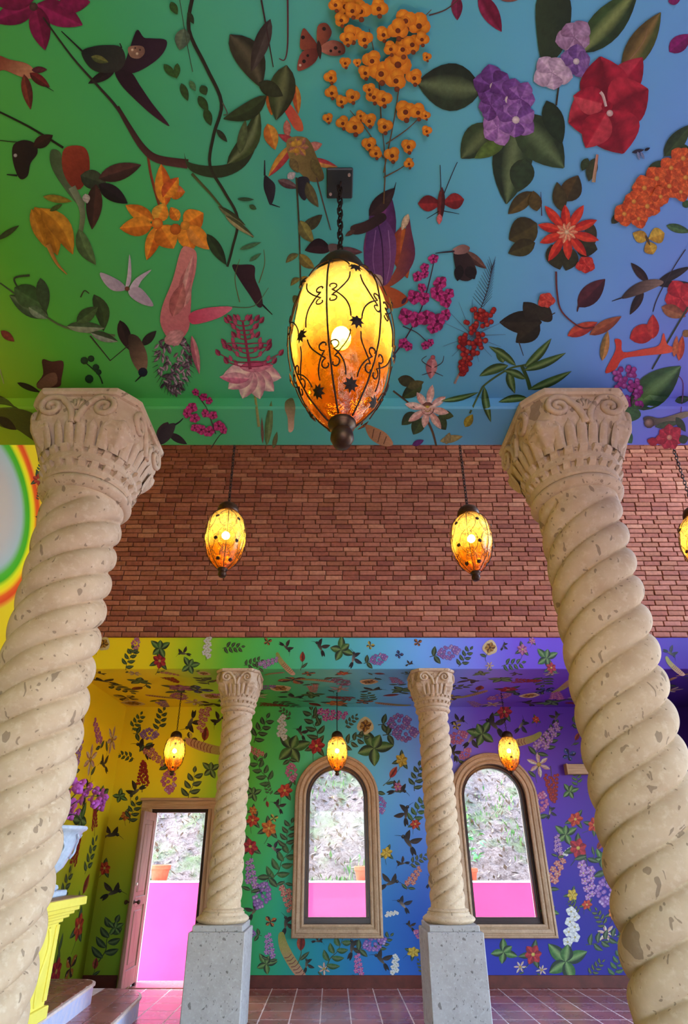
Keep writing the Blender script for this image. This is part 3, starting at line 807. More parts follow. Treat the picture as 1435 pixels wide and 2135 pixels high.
for k in range(8):
    a = 2 * PI * k / 8
    pts = [cyl(.19 + .05 * t + .006 * math.sin(t * 9), a + .28 * math.sin(t * PI * 1.2), .28 + .18 * t) for t in [j / 12 for j in range(13)]]
    if gm is None: gm = G().tube(pts, .010, 6, .006).build('relief_scroll', M['urn'], ur, True); gm0 = gm
    else:
        o = gm0.copy(); C.objects.link(o); o.parent = ur; o.rotation_euler = (0, 0, a)
orc = tag(empty('orchid_plant', (-2.33, 4.70, 1.63)), 'spray of purple orchids growing in the carved urn', 'plant')
n = N('purple_petal'); f = n.noise(n.coord('Object'), 30, 3); M['petal'] = n.fin(n.mix(f, rgba((150, 50, 150)), rgba((196, 104, 200))), .6, .3)
def orchid_mesh():
    g_ = G()
    for k in range(5):
        a = PI / 2 + k * 2 * PI / 5; L = .034 if k % 2 else .030
        def fn(u, v, a=a, L=L):
            w_ = (v - .5) * .040 * math.sin(PI * (.12 + .8 * u)); d = L * u
            return (d * math.cos(a) - w_ * math.sin(a), -.004 - .010 * math.sin(PI * u) * (1 - (2 * v - 1) ** 2) + .006 * u, d * math.sin(a) + w_ * math.cos(a))
        g_.grid(fn, 5, 4)
    g_.tube([(0, -.004, 0), (0, -.018, -.006), (0, -.022, -.018)], .006, 6, .009)
    return g_
om = None
FL = [(150, 1628), (172, 1632), (188, 1640), (162, 1645), (200, 1648), (178, 1655), (214, 1652), (192, 1665), (206, 1668), (170, 1668), (220, 1662), (146, 1655), (150, 1672), (212, 1682), (198, 1676), (140, 1690), (154, 1684), (162, 1694), (146, 1700), (186, 1648), (160, 1636), (140, 1640), (215, 1672)]
for k, (px, py) in enumerate(FL):
    P = on_x(px, py, -2.30 + .14 * math.sin(k * 2.4)) - Vector((-2.33, 4.70, 1.63))
    if om is None: om = orchid_mesh().build('orchid_flower', M['petal'], orc, True); o = om
    else: o = om.copy(); C.objects.link(o); o.parent = orc
    o.location = P; o.rotation_euler = (random.uniform(-.5, .3), random.uniform(-.4, .4), -.5 + random.uniform(-.7, .7)); s_ = random.uniform(1.2, 1.6); o.scale = (s_, s_, s_)
for px, py, sd_ in ((222, 1668, .0), (206, 1650, .03), (176, 1640, -.03), (150, 1692, .02)):
    P = on_x(px, py, -2.30 + sd_) - Vector((-2.33, 4.70, 1.63))
    pts = []
    for j in range(12):
        t = j / 11; pts.append((P.x * t ** 1.3, P.y * t ** 1.3 + .02, P.z * (1 - (1 - t) ** 2) + .05 * math.sin(PI * t)))
    G().tube(pts, .006, 6, .003).build('stem', M['leafdark'], orc, True)
for k in range(7):
    a = k * .9
    def fn(u, v, a=a):
        d = .24 * u; w_ = (v - .5) * .07 * math.sin(PI * (.15 + .8 * u)); z = .02 + .16 * math.sin(u * 2.2) - .05 * u
        return (d * math.cos(a) - w_ * math.sin(a), d * math.sin(a) + w_ * math.cos(a), z)
    G().grid(fn, 8, 3).build('strap_leaf', M['leafdark'], orc, True)

# small wooden ledge with a spotlight on the violet part of the rear wall
lg = tag(empty('wooden_ledge', (3.36, WY, 2.44)), 'short wooden wall ledge carrying a small spotlight on the violet wallpaper', 'ledge')
box('ledge_board', (-.16, -.09, 0), (.22, -.001, .135), M['wood_frame_h'], lg, .006)
box('end_trim', (-.172, -.10, -.004), (-.152, -.001, .139), M['wood_frame'], lg, .004)
o = G().lathe([(.03, 0), (.034, .02), (.034, .07), (.024, .085)], 18).build('spotlight', M['iron'], lg, True); o.rotation_euler = (PI / 2 + .4, 0, .3); o.location = (.15, -.085, .09)
o = G().lathe([(.026, 0), (.026, .004)], 18).build('spotlight_lens', M['screw'], lg); o.rotation_euler = (PI / 2 + .4, 0, .3); o.location = (.15 + .0235, -.085 - .075, .09 + .033)

# ================================================================== PRINTED WALLPAPER MOTIFS (flat print on walls and ceilings)
PG = 1.0  # albedo gain of the print
def cr(pts, closed, sub=4):
    n_ = len(pts); out = []
    rng = range(n_ if closed else n_ - 1)
    for i in rng:
        p0 = pts[(i - 1) % n_] if (closed or i > 0) else pts[i]; p1 = pts[i]; p2 = pts[(i + 1) % n_]
        p3 = pts[(i + 2) % n_] if (closed or i < n_ - 2) else p2
        for k in range(sub):
            t = k / sub; t2, t3 = t * t, t * t * t
            out.append(tuple(.5 * ((2 * p1[a]) + (-p0[a] + p2[a]) * t + (2 * p0[a] - 5 * p1[a] + 4 * p2[a] - p3[a]) * t2 + (-p0[a] + 3 * p1[a] - 3 * p2[a] + p3[a]) * t3) for a in (0, 1)))
    if not closed: out.append(pts[-1])
    return out
class Mo:
    """a printed motif drawn in flat coordinates: leaves, petals, strokes, patches"""
    def __init__(s): s.v = []; s.c = []; s.f = []; s.k = 0; s.T = None; s.g = 1.0
    def xf(s, cx, cy, sc=1., rot=0., flip=1):
        s.T = (cx, cy, sc, math.cos(rot), math.sin(rot), flip); return s
    def _p(s, x, y):
        if s.T is None: return (x, y)
        cx, cy, sc, c_, n_, fl = s.T; x *= fl
        return (cx + sc * (x * c_ - y * n_), cy + sc * (x * n_ + y * c_))
    def add(s, x, y, col):
        X, Y = s._p(x, y); s.v.append((X, Y, s.k)); s.c.append(col); return len(s.v) - 1
    def leaf(s, x0, y0, x1, y1, w, c1, c2=None, rib=None, bend=0., pw=.85, tip=1.0, nl=9):
        c2 = c2 or c1; dx, dy = x1 - x0, y1 - y0; L = math.hypot(dx, dy) or 1; ux, uy = dx / L, dy / L; nx, ny = -uy, ux
        rows = []; ac = (-1, -.55, -.07, .07, .55, 1)
        for i in range(nl + 1):
            t = i / nl; ww = w * max(0., math.sin(PI * t ** pw)) ** .8 * (1 - (1 - tip) * t); b = bend * math.sin(PI * t)
            if i == 0 or i == nl: ww = w * .04
            bx, by = x0 + dx * t + nx * b, y0 + dy * t + ny * b; row = []
            for a in ac:
                base = c1 if a < 0 else c2; sh_ = 1 - .16 * abs(a) + .10 * math.sin(i * 2.1 + a * 3)
                cc = tuple(v * sh_ for v in base)
                if rib and abs(a) < .1: cc = rib
                row.append(s.add(bx + nx * ww * a, by + ny * ww * a, cc))
            rows.append(row)
        for i in range(nl):
            for j in range(5): s.f.append((rows[i][j], rows[i + 1][j], rows[i + 1][j + 1], rows[i][j + 1]))
        s.k += 1; return s
    def poly(s, pts, c1, c2=None, ang=0., smooth=True):
        c2 = c2 or c1; P = cr(pts, True, 4) if smooth else pts
        tri = tessellate_polygon([[Vector((x, y, 0)) for x, y in P]])
        ca, sa = math.cos(ang), math.sin(ang); pr = [x * ca + y * sa for x, y in P]; lo, hi = min(pr), max(pr)
        ids = [s.add(x, y, lerpc(c1, c2, max(0, min(1, (q - lo) / max(1e-6, hi - lo))) * .85 + .15 * random.random())) for (x, y), q in zip(P, pr)]
        for t in tri: s.f.append(tuple(ids[a] for a in t))
        s.k += 1; return s
    def stroke(s, pts, w0, w1, c1, c2=None, smooth=True):
        c2 = c2 or c1; P = cr(pts, False, 5) if smooth and len(pts) > 2 else pts; n_ = len(P); prev = None
        for i, (x, y) in enumerate(P):
            a = P[max(0, i - 1)]; b = P[min(n_ - 1, i + 1)]; L = math.hypot(b[0] - a[0], b[1] - a[1]) or 1
            nx, ny = -(b[1] - a[1]) / L, (b[0] - a[0]) / L; t = i / (n_ - 1); w_ = lerp(w0, w1, t) / 2; cc = lerpc(c1, c2, t)
            q = (s.add(x + nx * w_, y + ny * w_, cc), s.add(x - nx * w_, y - ny * w_, tuple(v * .8 for v in cc)))
            if prev: s.f.append((prev[0], prev[1], q[1], q[0]))
            prev = q
        s.k += 1; return s
    def dot(s, x, y, r, c1, c2=None, ry=None, n_=10):
        c2 = c2 or tuple(v * .75 for v in c1); ry = ry or r; c0 = s.add(x - r * .25, y - ry * .25, c1)
        ids = [s.add(x + r * math.cos(2 * PI * k / n_), y + ry * math.sin(2 * PI * k / n_), c2) for k in range(n_)]
        for k in range(n_): s.f.append((c0, ids[k], ids[(k + 1) % n_]))
        s.k += 1; return s
    def flower(s, x, y, r, n_, rot, cin, cout, wf=.42, cen=None, ry=1., rib=None):
        for k in range(n_):
            a = rot + 2 * PI * k / n_; L = r * (1 + .12 * math.sin(k * 2.3 + x))
            s.leaf(x, y, x + L * math.cos(a), y + L * math.sin(a) * ry, r * wf, cin if k % 2 else lerpc(cin, cout, .4), cout, rib, pw=1.25)
        if cen: s.dot(x, y, r * .2, cen)
        return s
    def build(s, name, mapper, parent, base=0):
        if not s.v: return
        pts = [mapper(x, y, .0008 + .00028 * (base % 9) + k * .00005) for x, y, k in s.v]
        me = bpy.data.meshes.new(name); me.from_pydata([tuple(p) for p in pts], [], s.f); me.update()
        at = me.color_attributes.new('Col', 'FLOAT_COLOR', 'POINT')
        for i, c_ in enumerate(s.c):
            l = lin([max(0, min(255, v * s.g)) for v in c_]); at.data[i].color = (min(1, l[0] * PG), min(1, l[1] * PG), min(1, l[2] * PG), 1)
        o = link(name, me, M['print'], parent)
        return o
DG, DG2, OG, RB = (40, 62, 38), (58, 84, 50), (92, 104, 44), (104, 122, 80)
BK, BR = (28, 24, 30), (74, 44, 36)
# ---- library of small motifs, drawn in a unit box about the origin (x right, y down)
def L_bird(m, body=BK, belly=(120, 104, 84), wing=(52, 38, 34)):
    m.leaf(.05, -.02, .62, -.46, .15, wing, tuple(v * 1.4 for v in wing), bend=.05).leaf(-.05, 0, -.18, -.62, .14, tuple(v * .8 for v in wing), wing, bend=-.06)
    m.leaf(.22, .16, .68, .52, .10, body, wing).leaf(.22, .14, .52, .62, .09, body, wing)
    m.poly([(-.36, -.18), (-.22, -.22), (0, -.12), (.2, .08), (.28, .22), (.1, .2), (-.1, .1), (-.26, -.02)], body, belly, 1.2)
    m.dot(-.36, -.14, .11, tuple(v * 1.3 for v in body), body); m.stroke([(-.44, -.14), (-.62, -.10), (-.82, -.02)], .035, .012, (20, 18, 20))
    m.dot(-.39, -.17, .018, (230, 220, 200))
def L_butterfly(m, c1=(200, 110, 40), c2=(60, 30, 24)):
    for sx in (-1, 1):
        m.leaf(0, 0, sx * .62, -.5, .26, c1, c2, pw=1.4).leaf(0, .05, sx * .46, .46, .22, c1, c2, pw=1.4)
        m.dot(sx * .44, -.36, .05, (240, 220, 180)).dot(sx * .3, .3, .04, (240, 220, 180))
    m.leaf(0, -.22, 0, .34, .05, c2, c2).stroke([(0, -.2), (.08, -.4), (.2, -.52)], .02, .012, c2).stroke([(0, -.2), (-.08, -.4), (-.2, -.52)], .02, .012, c2)
def L_sprig(m, c1=DG, c2=DG2, nl=7):
    m.stroke([(-.1, .95), (.04, .4), (-.05, -.1), (.1, -.8)], .045, .02, (70, 80, 44))
    for k in range(nl):
        t = k / nl; y = .75 - 1.5 * t; sd_ = 1 if k % 2 else -1; L = .55 - .2 * t
        m.leaf(.02, y, sd_ * L, y - .32, .14, c1, c2, RB, bend=.05 * sd_)
    m.leaf(.1, -.75, .14, -1.12, .11, c1, c2, RB)
def L_flower(m, cin=(150, 24, 40), cout=(206, 48, 56), cen=(236, 200, 90), n_=6, leaves=True):
    if leaves:
        for a in (.6, 2.4, 4.3): m.leaf(0, 0, .95 * math.cos(a), .95 * math.sin(a), .2, DG, DG2, RB)
        m.stroke([(0, .1), (.1, .7), (.0, 1.2)], .05, .03, (60, 84, 44))
    m.flower(0, 0, .6, n_, .3, cin, cout, .34, cen)
def L_orchids(m, c1=(180, 60, 140), c2=(226, 140, 200), n_=9):
    m.stroke([(-.25, 1.1), (-.05, .4), (.1, -.2), (.3, -.9)], .035, .015, (86, 80, 50))
    for k in range(n_):
        t = k / (n_ - 1); x = lerp(-.15, .28, t) + (.22 if k % 2 else -.2) * (1 - .5 * t); y = lerp(.55, -.9, t)
        m.flower(x, y, .24 * (1 - .35 * t), 5, k * 1.3, c1, c2, .45, (246, 220, 150))
    m.leaf(-.2, 1.0, -.75, .75, .13, DG, DG2, RB).leaf(-.15, .9, .45, .8, .12, DG, DG2, RB)
def L_lilac(m, c1=(120, 70, 150), c2=(186, 140, 206), n_=34):
    m.stroke([(0, 1.1), (.03, .4), (0, 0)], .05, .03, (70, 84, 50))
    m.leaf(0, .8, -.6, .5, .17, DG, DG2, RB).leaf(0, .85, .62, .6, .17, DG, DG2, RB)
    for k in range(n_):
        t = k / n_; w_ = .42 * math.sin(PI * min(1, t * .85 + .1)); a = k * 2.4
        m.dot(w_ * math.cos(a), .45 - 1.35 * t + .1 * math.sin(a * 1.7), .11, c2 if k % 3 else (230, 200, 232), c1)
def L_berry(m, c1=(196, 50, 40), c2=(120, 24, 24), n_=46):
    m.stroke([(0, 1.1), (.03, .4), (.02, -.9)], .05, .02, (90, 70, 44))
    for k in range(n_):
        t = k / n_; w_ = .36 * (1 - t * .7); a = k * 2.4
        m.dot(w_ * math.cos(a) + .1 * t, .6 - 1.4 * t + .08 * math.sin(a), .09, c1, c2)
def L_lily(m, c1=(236, 226, 200), c2=(214, 160, 150)):
    m.flower(0, 0, .75, 6, .2, c1, c2, .17, (220, 180, 60)); m.stroke([(0, .1), (-.1, .6), (.1, 1.15)], .04, .025, (80, 96, 50))
    m.leaf(-.05, .8, -.6, .5, .12, DG, DG2, RB)
def L_bud(m, c1=(150, 40, 30), c2=(196, 84, 50)):
    m.stroke([(.1, 1.15), (-.05, .5), (0, .1)], .06, .04, (90, 100, 50)); m.leaf(0, .3, .05, -.75, .26, c1, c2, (90, 24, 20))
    m.leaf(-.02, .9, -.55, .3, .13, DG, DG2, RB)
def L_stripe(m, c1=(150, 160, 60), c2=(220, 150, 130)):
    m.poly([(-.35, -.95), (-.15, -1.0), (-.05, -.6), (.15, -.1), (.42, .45), (.62, .95), (.35, .98), (.05, .6), (-.2, .1), (-.38, -.45)], c1, c2, 1.1)
    for k in range(7):
        t = k / 7; x = lerp(-.05, .48, t); y = lerp(-.05, .86, t); m.stroke([(x - .16, y + .07), (x + .0, y + .06), (x + .14, y - .06)], .04, .03, (150, 80, 66))
def L_white(m): 
    m.stroke([(0, 1.0), (.05, 0), (0, -.9)], .03, .02, (90, 110, 60))
    for k in range(7):
        y = .6 - k * .24; x = (.16 if k % 2 else -.16) * (1.1 - .1 * k); m.flower(x, y, .25, 5, k, (226, 222, 214), (250, 248, 240), .5, (220, 200, 120))
def L_leaves(m, c1=DG, c2=(70, 120, 50)):
    for a, L in ((-.5, 1.), (-2.4, .95), (.9, .8), (2.2, .85), (-1.4, .7)): m.leaf(0, 0, L * math.cos(a), L * math.sin(a), .26, c1, c2, (130, 160, 90))
def L_rose(m, c1=(206, 150, 50), c2=(238, 214, 160)):
    m.poly([(.6 * math.cos(a) * (1 + .1 * math.sin(3 * a)), .6 * math.sin(a) * (1 + .1 * math.cos(4 * a))) for a in [k * PI / 6 for k in range(12)]], c2, (226, 196, 140), .6)
    m.flower(0, 0, .45, 6, .4, (120, 70, 20), c1, .4, (90, 50, 20)); m.stroke([(.1, .5), (.2, .9), (.1, 1.2)], .04, .03, (70, 90, 50)); m.leaf(.15, .8, .7, .7, .13, DG, DG2, RB)
def L_dragon(m):
    m.stroke([(-.5, .3), (0, 0), (.6, -.3)], .07, .03, (60, 50, 44))
    for a in (-1.9, -1.2, 1.6, 2.3): m.leaf(0, 0, .75 * math.cos(a), .75 * math.sin(a), .1, (150, 140, 110), (200, 190, 150))
LIB = dict(bird=L_bird, butterfly=L_butterfly, sprig=L_sprig, flower=L_flower, orchids=L_orchids, lilac=L_lilac, berry=L_berry, lily=L_lily, bud=L_bud, stripe=L_stripe, white=L_white, leaves=L_leaves, rose=L_rose, dragon=L_dragon)
PN = dict(bird='printed_hummingbird', butterfly='printed_butterfly', sprig='printed_leaf_sprig', flower='printed_flower', orchids='printed_orchid_spray', lilac='printed_lilac', berry='printed_berry_spray', lily='printed_lily', bud='printed_bud', stripe='printed_banana_flower', white='printed_white_orchid', leaves='printed_leaves', rose='printed_rose', dragon='printed_dragonfly')
VAR = dict(flower=[dict(), dict(cin=(196, 90, 30), cout=(232, 140, 50)), dict(cin=(180, 40, 30), cout=(226, 84, 44)), dict(cin=(160, 70, 120), cout=(220, 130, 170)), dict(cin=(190, 150, 30), cout=(238, 200, 70))],
           orchids=[dict(), dict(c1=(150, 90, 160), c2=(206, 160, 216)), dict(c1=(190, 90, 90), c2=(230, 160, 140))], lilac=[dict(), dict(c1=(170, 70, 120), c2=(226, 140, 176)), dict(c1=(110, 60, 90), c2=(170, 110, 130))],
           bird=[dict(), dict(body=(40, 46, 36), belly=(150, 128, 100)), dict(body=(30, 28, 40), belly=(200, 180, 160), wing=(44, 40, 50))], butterfly=[dict(), dict(c1=(60, 80, 160), c2=(24, 26, 60)), dict(c1=(226, 200, 80), c2=(90, 70, 30))],
           bud=[dict(), dict(c1=(196, 60, 60), c2=(226, 110, 80))], sprig=[dict(), dict(c1=(58, 62, 36), c2=(84, 80, 44)), dict(c1=(44, 90, 40), c2=(70, 124, 60))])
# ---- mappers from picture or surface coordinates onto the papered surfaces
def map_ceil(x, y, o):
    if y < 829: 
        p = on_z(x, y, ZN - o)
        if p.y < NF - o: return p
    p = on_z(x, y, ZS - o)
    if p.y >= NF: return p
    p = on_y(x, y, NF - o); p.z = min(max(p.z, ZS), ZN); return p
def map_back(x, y, o): return on_y(x, y, WY - o)
def map_beam(x, y, o):
    p = on_y(x, y, BF - o); return p
def map_rear(x, y, o): return Vector((x, -y, ZR - o))
def map_soff(x, y, o): return Vector((x, -y, ZS - o))
def map_left(x, y, o): return Vector((XL + o, -x, -y))
def map_leftpx(x, y, o): return on_x(x, y, XL + o)
cnt_ = [0]
def put(kind, x, y, sc, rot, mapper, parent, var=0, flip=1):
    m = Mo().xf(x, y, sc, rot, flip); m.g = .84; vs = VAR.get(kind); LIB[kind](m, **(vs[var % len(vs)] if vs else {}))
    cnt_[0] += 1; return m.build(PN[kind], mapper, parent, cnt_[0])
def ceil(name, m): cnt_[0] += 1; return m.build(name, map_ceil, ceiling, cnt_[0])

# ---- front ceiling, motif by motif
OR, OR2, YE = (206, 120, 30), (236, 156, 44), (226, 176, 60)
ceil('printed_magenta_flower', Mo().leaf(75, 12, -15, 45, 24, (120, 20, 70), (148, 30, 88)).leaf(78, 8, 172, 52, 26, (124, 22, 72), (150, 30, 90)).leaf(120, 10, 188, 4, 20, (130, 24, 76)).leaf(74, 12, 94, 104, 22, (112, 18, 62), (140, 28, 80)).leaf(70, 0, -20, 0, 22, (124, 22, 70)).dot(70, 14, 9, (90, 60, 60)))
ceil('printed_red_hummingbird', Mo().poly([(-8, 116), (20, 124), (55, 132), (72, 148), (64, 164), (38, 158), (8, 146), (-8, 150)], (120, 50, 36), (196, 150, 110), .4).leaf(50, 155, 64, 228, 11, (96, 44, 36), (130, 60, 44)).leaf(62, 152, 104, 182, 10, (120, 36, 40), (84, 30, 30)).leaf(66, 146, 98, 145, 7, (90, 40, 50)).stroke([(95, 180), (112, 190)], 2, 1, BK))
ceil('printed_black_hummingbird', Mo().poly([(262, 125), (272, 96), (286, 62), (300, 78), (316, 80), (347, 84), (342, 108), (318, 132), (280, 152), (250, 150)], (34, 20, 34), (52, 34, 50), .5)
     .poly([(240, 148), (272, 150), (292, 178), (318, 216), (354, 263), (318, 240), (280, 206), (252, 176)], (30, 20, 32), (62, 30, 48), .9).leaf(240, 146, 184, 174, 10, (40, 30, 36), (30, 22, 28))
     .poly([(170, 108), (190, 98), (222, 94), (252, 98), (262, 124), (250, 146), (226, 152), (198, 148), (180, 132)], (24, 34, 34), (50, 52, 46), .6).leaf(190, 118, 226, 130, 8, (112, 118, 60), (80, 92, 50)).poly([(268, 98), (296, 96), (302, 110), (290, 122), (272, 118)], (150, 120, 96), (110, 84, 70))
     .dot(276, 104, 3, (230, 214, 180)).dot(286, 112, 3, (226, 206, 170)).dot(282, 100, 2, (70, 50, 50)).dot(292, 104, 2, (70, 50, 50)).stroke([(172, 107), (150, 86), (128, 65)], 4, 2, (24, 24, 28)).stroke([(254, 100), (250, 90)], 3, 2, BK))
ceil('printed_orchid_stem', Mo().stroke([(90, 36), (150, 118), (205, 180), (245, 226), (282, 286)], 3, 7, (50, 56, 40), (54, 40, 40)).stroke([(245, 222), (268, 262), (298, 308), (330, 332), (392, 342)], 7, 20, (60, 40, 40), (88, 52, 50))
     .poly([(384, 318), (394, 338), (440, 346), (486, 338), (508, 312), (526, 262), (540, 228), (543, 270), (528, 320), (504, 352), (462, 370), (420, 366), (392, 350)], (54, 74, 40), (38, 54, 34), 1.0).leaf(474, 342, 540, 226, 20, (46, 66, 34), (66, 88, 44), RB, bend=16).leaf(500, 320, 512, 250, 10, (80, 100, 60))
     .stroke([(400, 362), (440, 405), (470, 440), (528, 495)], 6, 3, (80, 96, 50)).leaf(455, 430, 512, 470, 7, (56, 70, 40), (110, 120, 80)).leaf(470, 450, 530, 494, 7, (70, 84, 50), (160, 160, 110)))
ceil('printed_vine', Mo().stroke([(402, -8), (394, 62), (430, 140), (462, 214), (446, 280), (438, 345), (468, 400), (496, 456), (484, 520), (474, 556)], 8, 5, (40, 42, 32), (48, 56, 36)).leaf(385, 60, 375, 104, 16, (80, 104, 84), (96, 118, 92)).stroke([(375, 0), (388, 80), (402, 150)], 1.5, 1.5, (70, 90, 60))
     .leaf(342, 134, 366, 162, 8, (52, 96, 40)).leaf(370, 132, 368, 164, 7, (58, 100, 44)).leaf(378, 174, 392, 210, 8, (50, 84, 40)).leaf(420, 178, 430, 198, 9, (46, 80, 40)).leaf(414, 200, 434, 232, 9, (46, 80, 36)).leaf(428, 226, 440, 262, 9, (46, 80, 36)).leaf(396, 168, 408, 190, 6, (80, 130, 80)).leaf(356, 4, 370, 30, 8, (52, 90, 40)).leaf(392, 24, 404, 50, 6, (40, 60, 36))
     .leaf(452, 270, 474, 296, 6, (46, 60, 40)).leaf(432, 488, 472, 552, 12, (34, 56, 34), (44, 70, 40)).stroke([(464, 214), (474, 236), (466, 240)], 3, 2, (90, 100, 80)).leaf(495, 415, 530, 416, 4, (50, 90, 60)).leaf(520, 428, 535, 436, 5, (60, 100, 60)).leaf(500, 520, 545, 505, 5, (70, 120, 80)).leaf(520, 545, 545, 528, 4, (70, 120, 80)))
ceil('printed_dark_leaves', Mo().leaf(480, 72, 545, 182, 30, (42, 48, 36), (58, 62, 44), (80, 80, 60), bend=-12).leaf(564, 40, 524, 150, 16, (70, 66, 62), (54, 50, 46)).leaf(598, 136, 576, 250, 28, (44, 58, 34), (56, 76, 40), (90, 104, 66)).leaf(556, 200, 466, 248, 18, (38, 58, 32), (52, 74, 40), bend=-10).leaf(540, 172, 590, 200, 16, (40, 54, 34)).stroke([(545, 0), (556, 60), (570, 140)], 4, 2, (60, 44, 44)).stroke([(600, -5), (600, 90), (594, 124), (582, 122)], 4, 2, (96, 54, 60)))
ceil('printed_butterfly', Mo().poly([(664, 100), (642, 66), (632, 60), (626, 84), (630, 104)], (150, 80, 56), (90, 40, 34)).poly([(664, 102), (630, 108), (620, 146), (640, 142), (660, 126)], (150, 76, 60), (80, 34, 32)).poly([(664, 98), (662, 56), (680, 48), (692, 66), (684, 84)], (156, 86, 60), (84, 40, 34)).poly([(666, 102), (690, 84), (716, 92), (718, 112), (690, 116)], (180, 120, 96), (96, 48, 40)).dot(700, 100, 4, BK).dot(708, 108, 3, BK).dot(690, 106, 3, BK).dot(634, 128, 4, BK).dot(642, 116, 3, BK).dot(632, 78, 4, BK).dot(676, 60, 4, BK).dot(626, 136, 3, (236, 220, 200)).leaf(664, 84, 668, 124, 5, (50, 34, 30)))
m = Mo(); random.seed(3)
for a, b in (((800, 425), (795, 250)), ((795, 250), (770, 60)), ((800, 360), (845, 60)), ((800, 330), (730, 230)), ((805, 300), (880, 240)), ((800, 370), (862, 330)), ((790, 330), (760, 290)), ((845, 60), (900, 20))):
    m.stroke([a, ((a[0] + b[0]) / 2 + 6, (a[1] + b[1]) / 2), b], 3, 1.5, (110, 84, 44))
for x, y, r in [(690, 160, 13), (692, 192, 13), (684, 246, 10), (715, 255, 13), (712, 210, 12), (735, 200, 14), (740, 262, 18), (752, 240, 10), (770, 250, 14), (770, 300, 14), (784, 318, 12), (818, 322, 15), (852, 304, 14), (853, 340, 10), (802, 262, 15), (846, 230, 20), (872, 232, 16), (890, 272, 10), (888, 240, 9), (776, 124, 18), (762, 150, 14), (795, 150, 22), (830, 130, 26), (826, 165, 20), (864, 160, 16), (890, 118, 9), (840, 100, 18), (860, 90, 18), (874, 50, 22), (846, 40, 20), (800, 70, 15), (790, 15, 18), (752, 20, 20), (720, 10, 20), (712, 40, 14), (735, 70, 18), (760, 80, 16), (724, 80, 14), (830, 60, 20), (780, 200, 15), (800, 205, 16), (770, 185, 12), (745, 130, 8), (720, 130, 11), (880, 80, 14), (815, 100, 14), (735, 20, 16), (700, 8, 14)]:
    for k in range(3):
        a = k * 2.1 + x; m.dot(x + r * .45 * math.cos(a), y + r * .4 * math.sin(a), r * .75, (232, 160, 36), (200, 112, 20))
    m.dot(x, y + r * .2, r * .28, (120, 50, 20)).dot(x + 2, y + r * 1.05, r * .3, (130, 64, 30))
ceil('printed_orange_orchid_spray', m); random.seed(11)
ceil('printed_honeysuckle', Mo().leaf(578, 176, 566, 240, 18, (214, 150, 50), (190, 110, 40)).leaf(616, 176, 622, 238, 9, (206, 140, 50), (180, 90, 40)).poly([(582, 206), (604, 216), (628, 250), (632, 272), (616, 270), (600, 244)], (186, 60, 60), (206, 110, 60)).leaf(558, 258, 574, 312, 15, (222, 160, 60), (196, 120, 44)).leaf(598, 250, 600, 290, 8, (196, 120, 96)).leaf(612, 300, 560, 368, 11, (190, 70, 66), (222, 160, 60)).leaf(620, 300, 580, 280, 8, (186, 70, 70)).leaf(640, 310, 672, 300, 10, (200, 130, 110)).leaf(640, 332, 704, 348, 9, (190, 70, 70), (220, 160, 80))
     .poly([(600, 290), (640, 288), (662, 330), (676, 372), (648, 378), (618, 352), (602, 326)], (150, 130, 70), (96, 84, 44)).flower(622, 306, 22, 7, 0, (200, 150, 60), (170, 110, 90), .3).dot(612, 300, 6, (232, 180, 60)).dot(624, 298, 6, (232, 180, 60)).dot(618, 314, 6, (226, 170, 50)).leaf(650, 330, 668, 372, 10, (110, 100, 50)).leaf(606, 330, 622, 360, 9, (126, 110, 60)))
ceil('printed_wren_pair', Mo().poly([(552, 366), (562, 372), (574, 386), (572, 412), (564, 428), (556, 410), (550, 390)], (28, 30, 36), (50, 50, 56)).stroke([(566, 426), (584, 432)], 3, 1.5, BK).stroke([(552, 366), (552, 334)], 4, 2, (50, 44, 50)).leaf(580, 376, 622, 392, 9, (120, 96, 90), (90, 60, 60)).poly([(620, 372), (642, 370), (646, 392), (636, 418), (622, 402)], (30, 30, 36), (56, 56, 60)).leaf(600, 372, 616, 360, 8, (196, 190, 180)))
m = Mo().stroke([(618, 370), (624, 480), (628, 640)], 4, 3, (74, 70, 44)).stroke([(660, 370), (676, 430), (690, 480)], 3, 2, (96, 76, 60))
for x0, y0, x1, y1, w_, c_ in ((640, 380, 664, 432, 11, (110, 104, 60)), (628, 478, 672, 448, 12, (84, 84, 50)), (672, 448, 640, 482, 8, (70, 70, 40)), (626, 460, 654, 506, 13, (150, 146, 70)), (625, 530, 656, 560, 11, (150, 140, 60)), (622, 530, 596, 548, 7, (120, 126, 66)), (628, 578, 658, 590, 9, (160, 140, 50)), (626, 620, 612, 632, 9, (110, 120, 50)), (630, 618, 650, 634, 9, (120, 124, 50)), (626, 580, 606, 596, 6, (130, 130, 60))): m.leaf(x0, y0, x1, y1, w_, c_, lerpc(c_, (60, 60, 40), .4), bend=3)
ceil('printed_leafy_stem', m)
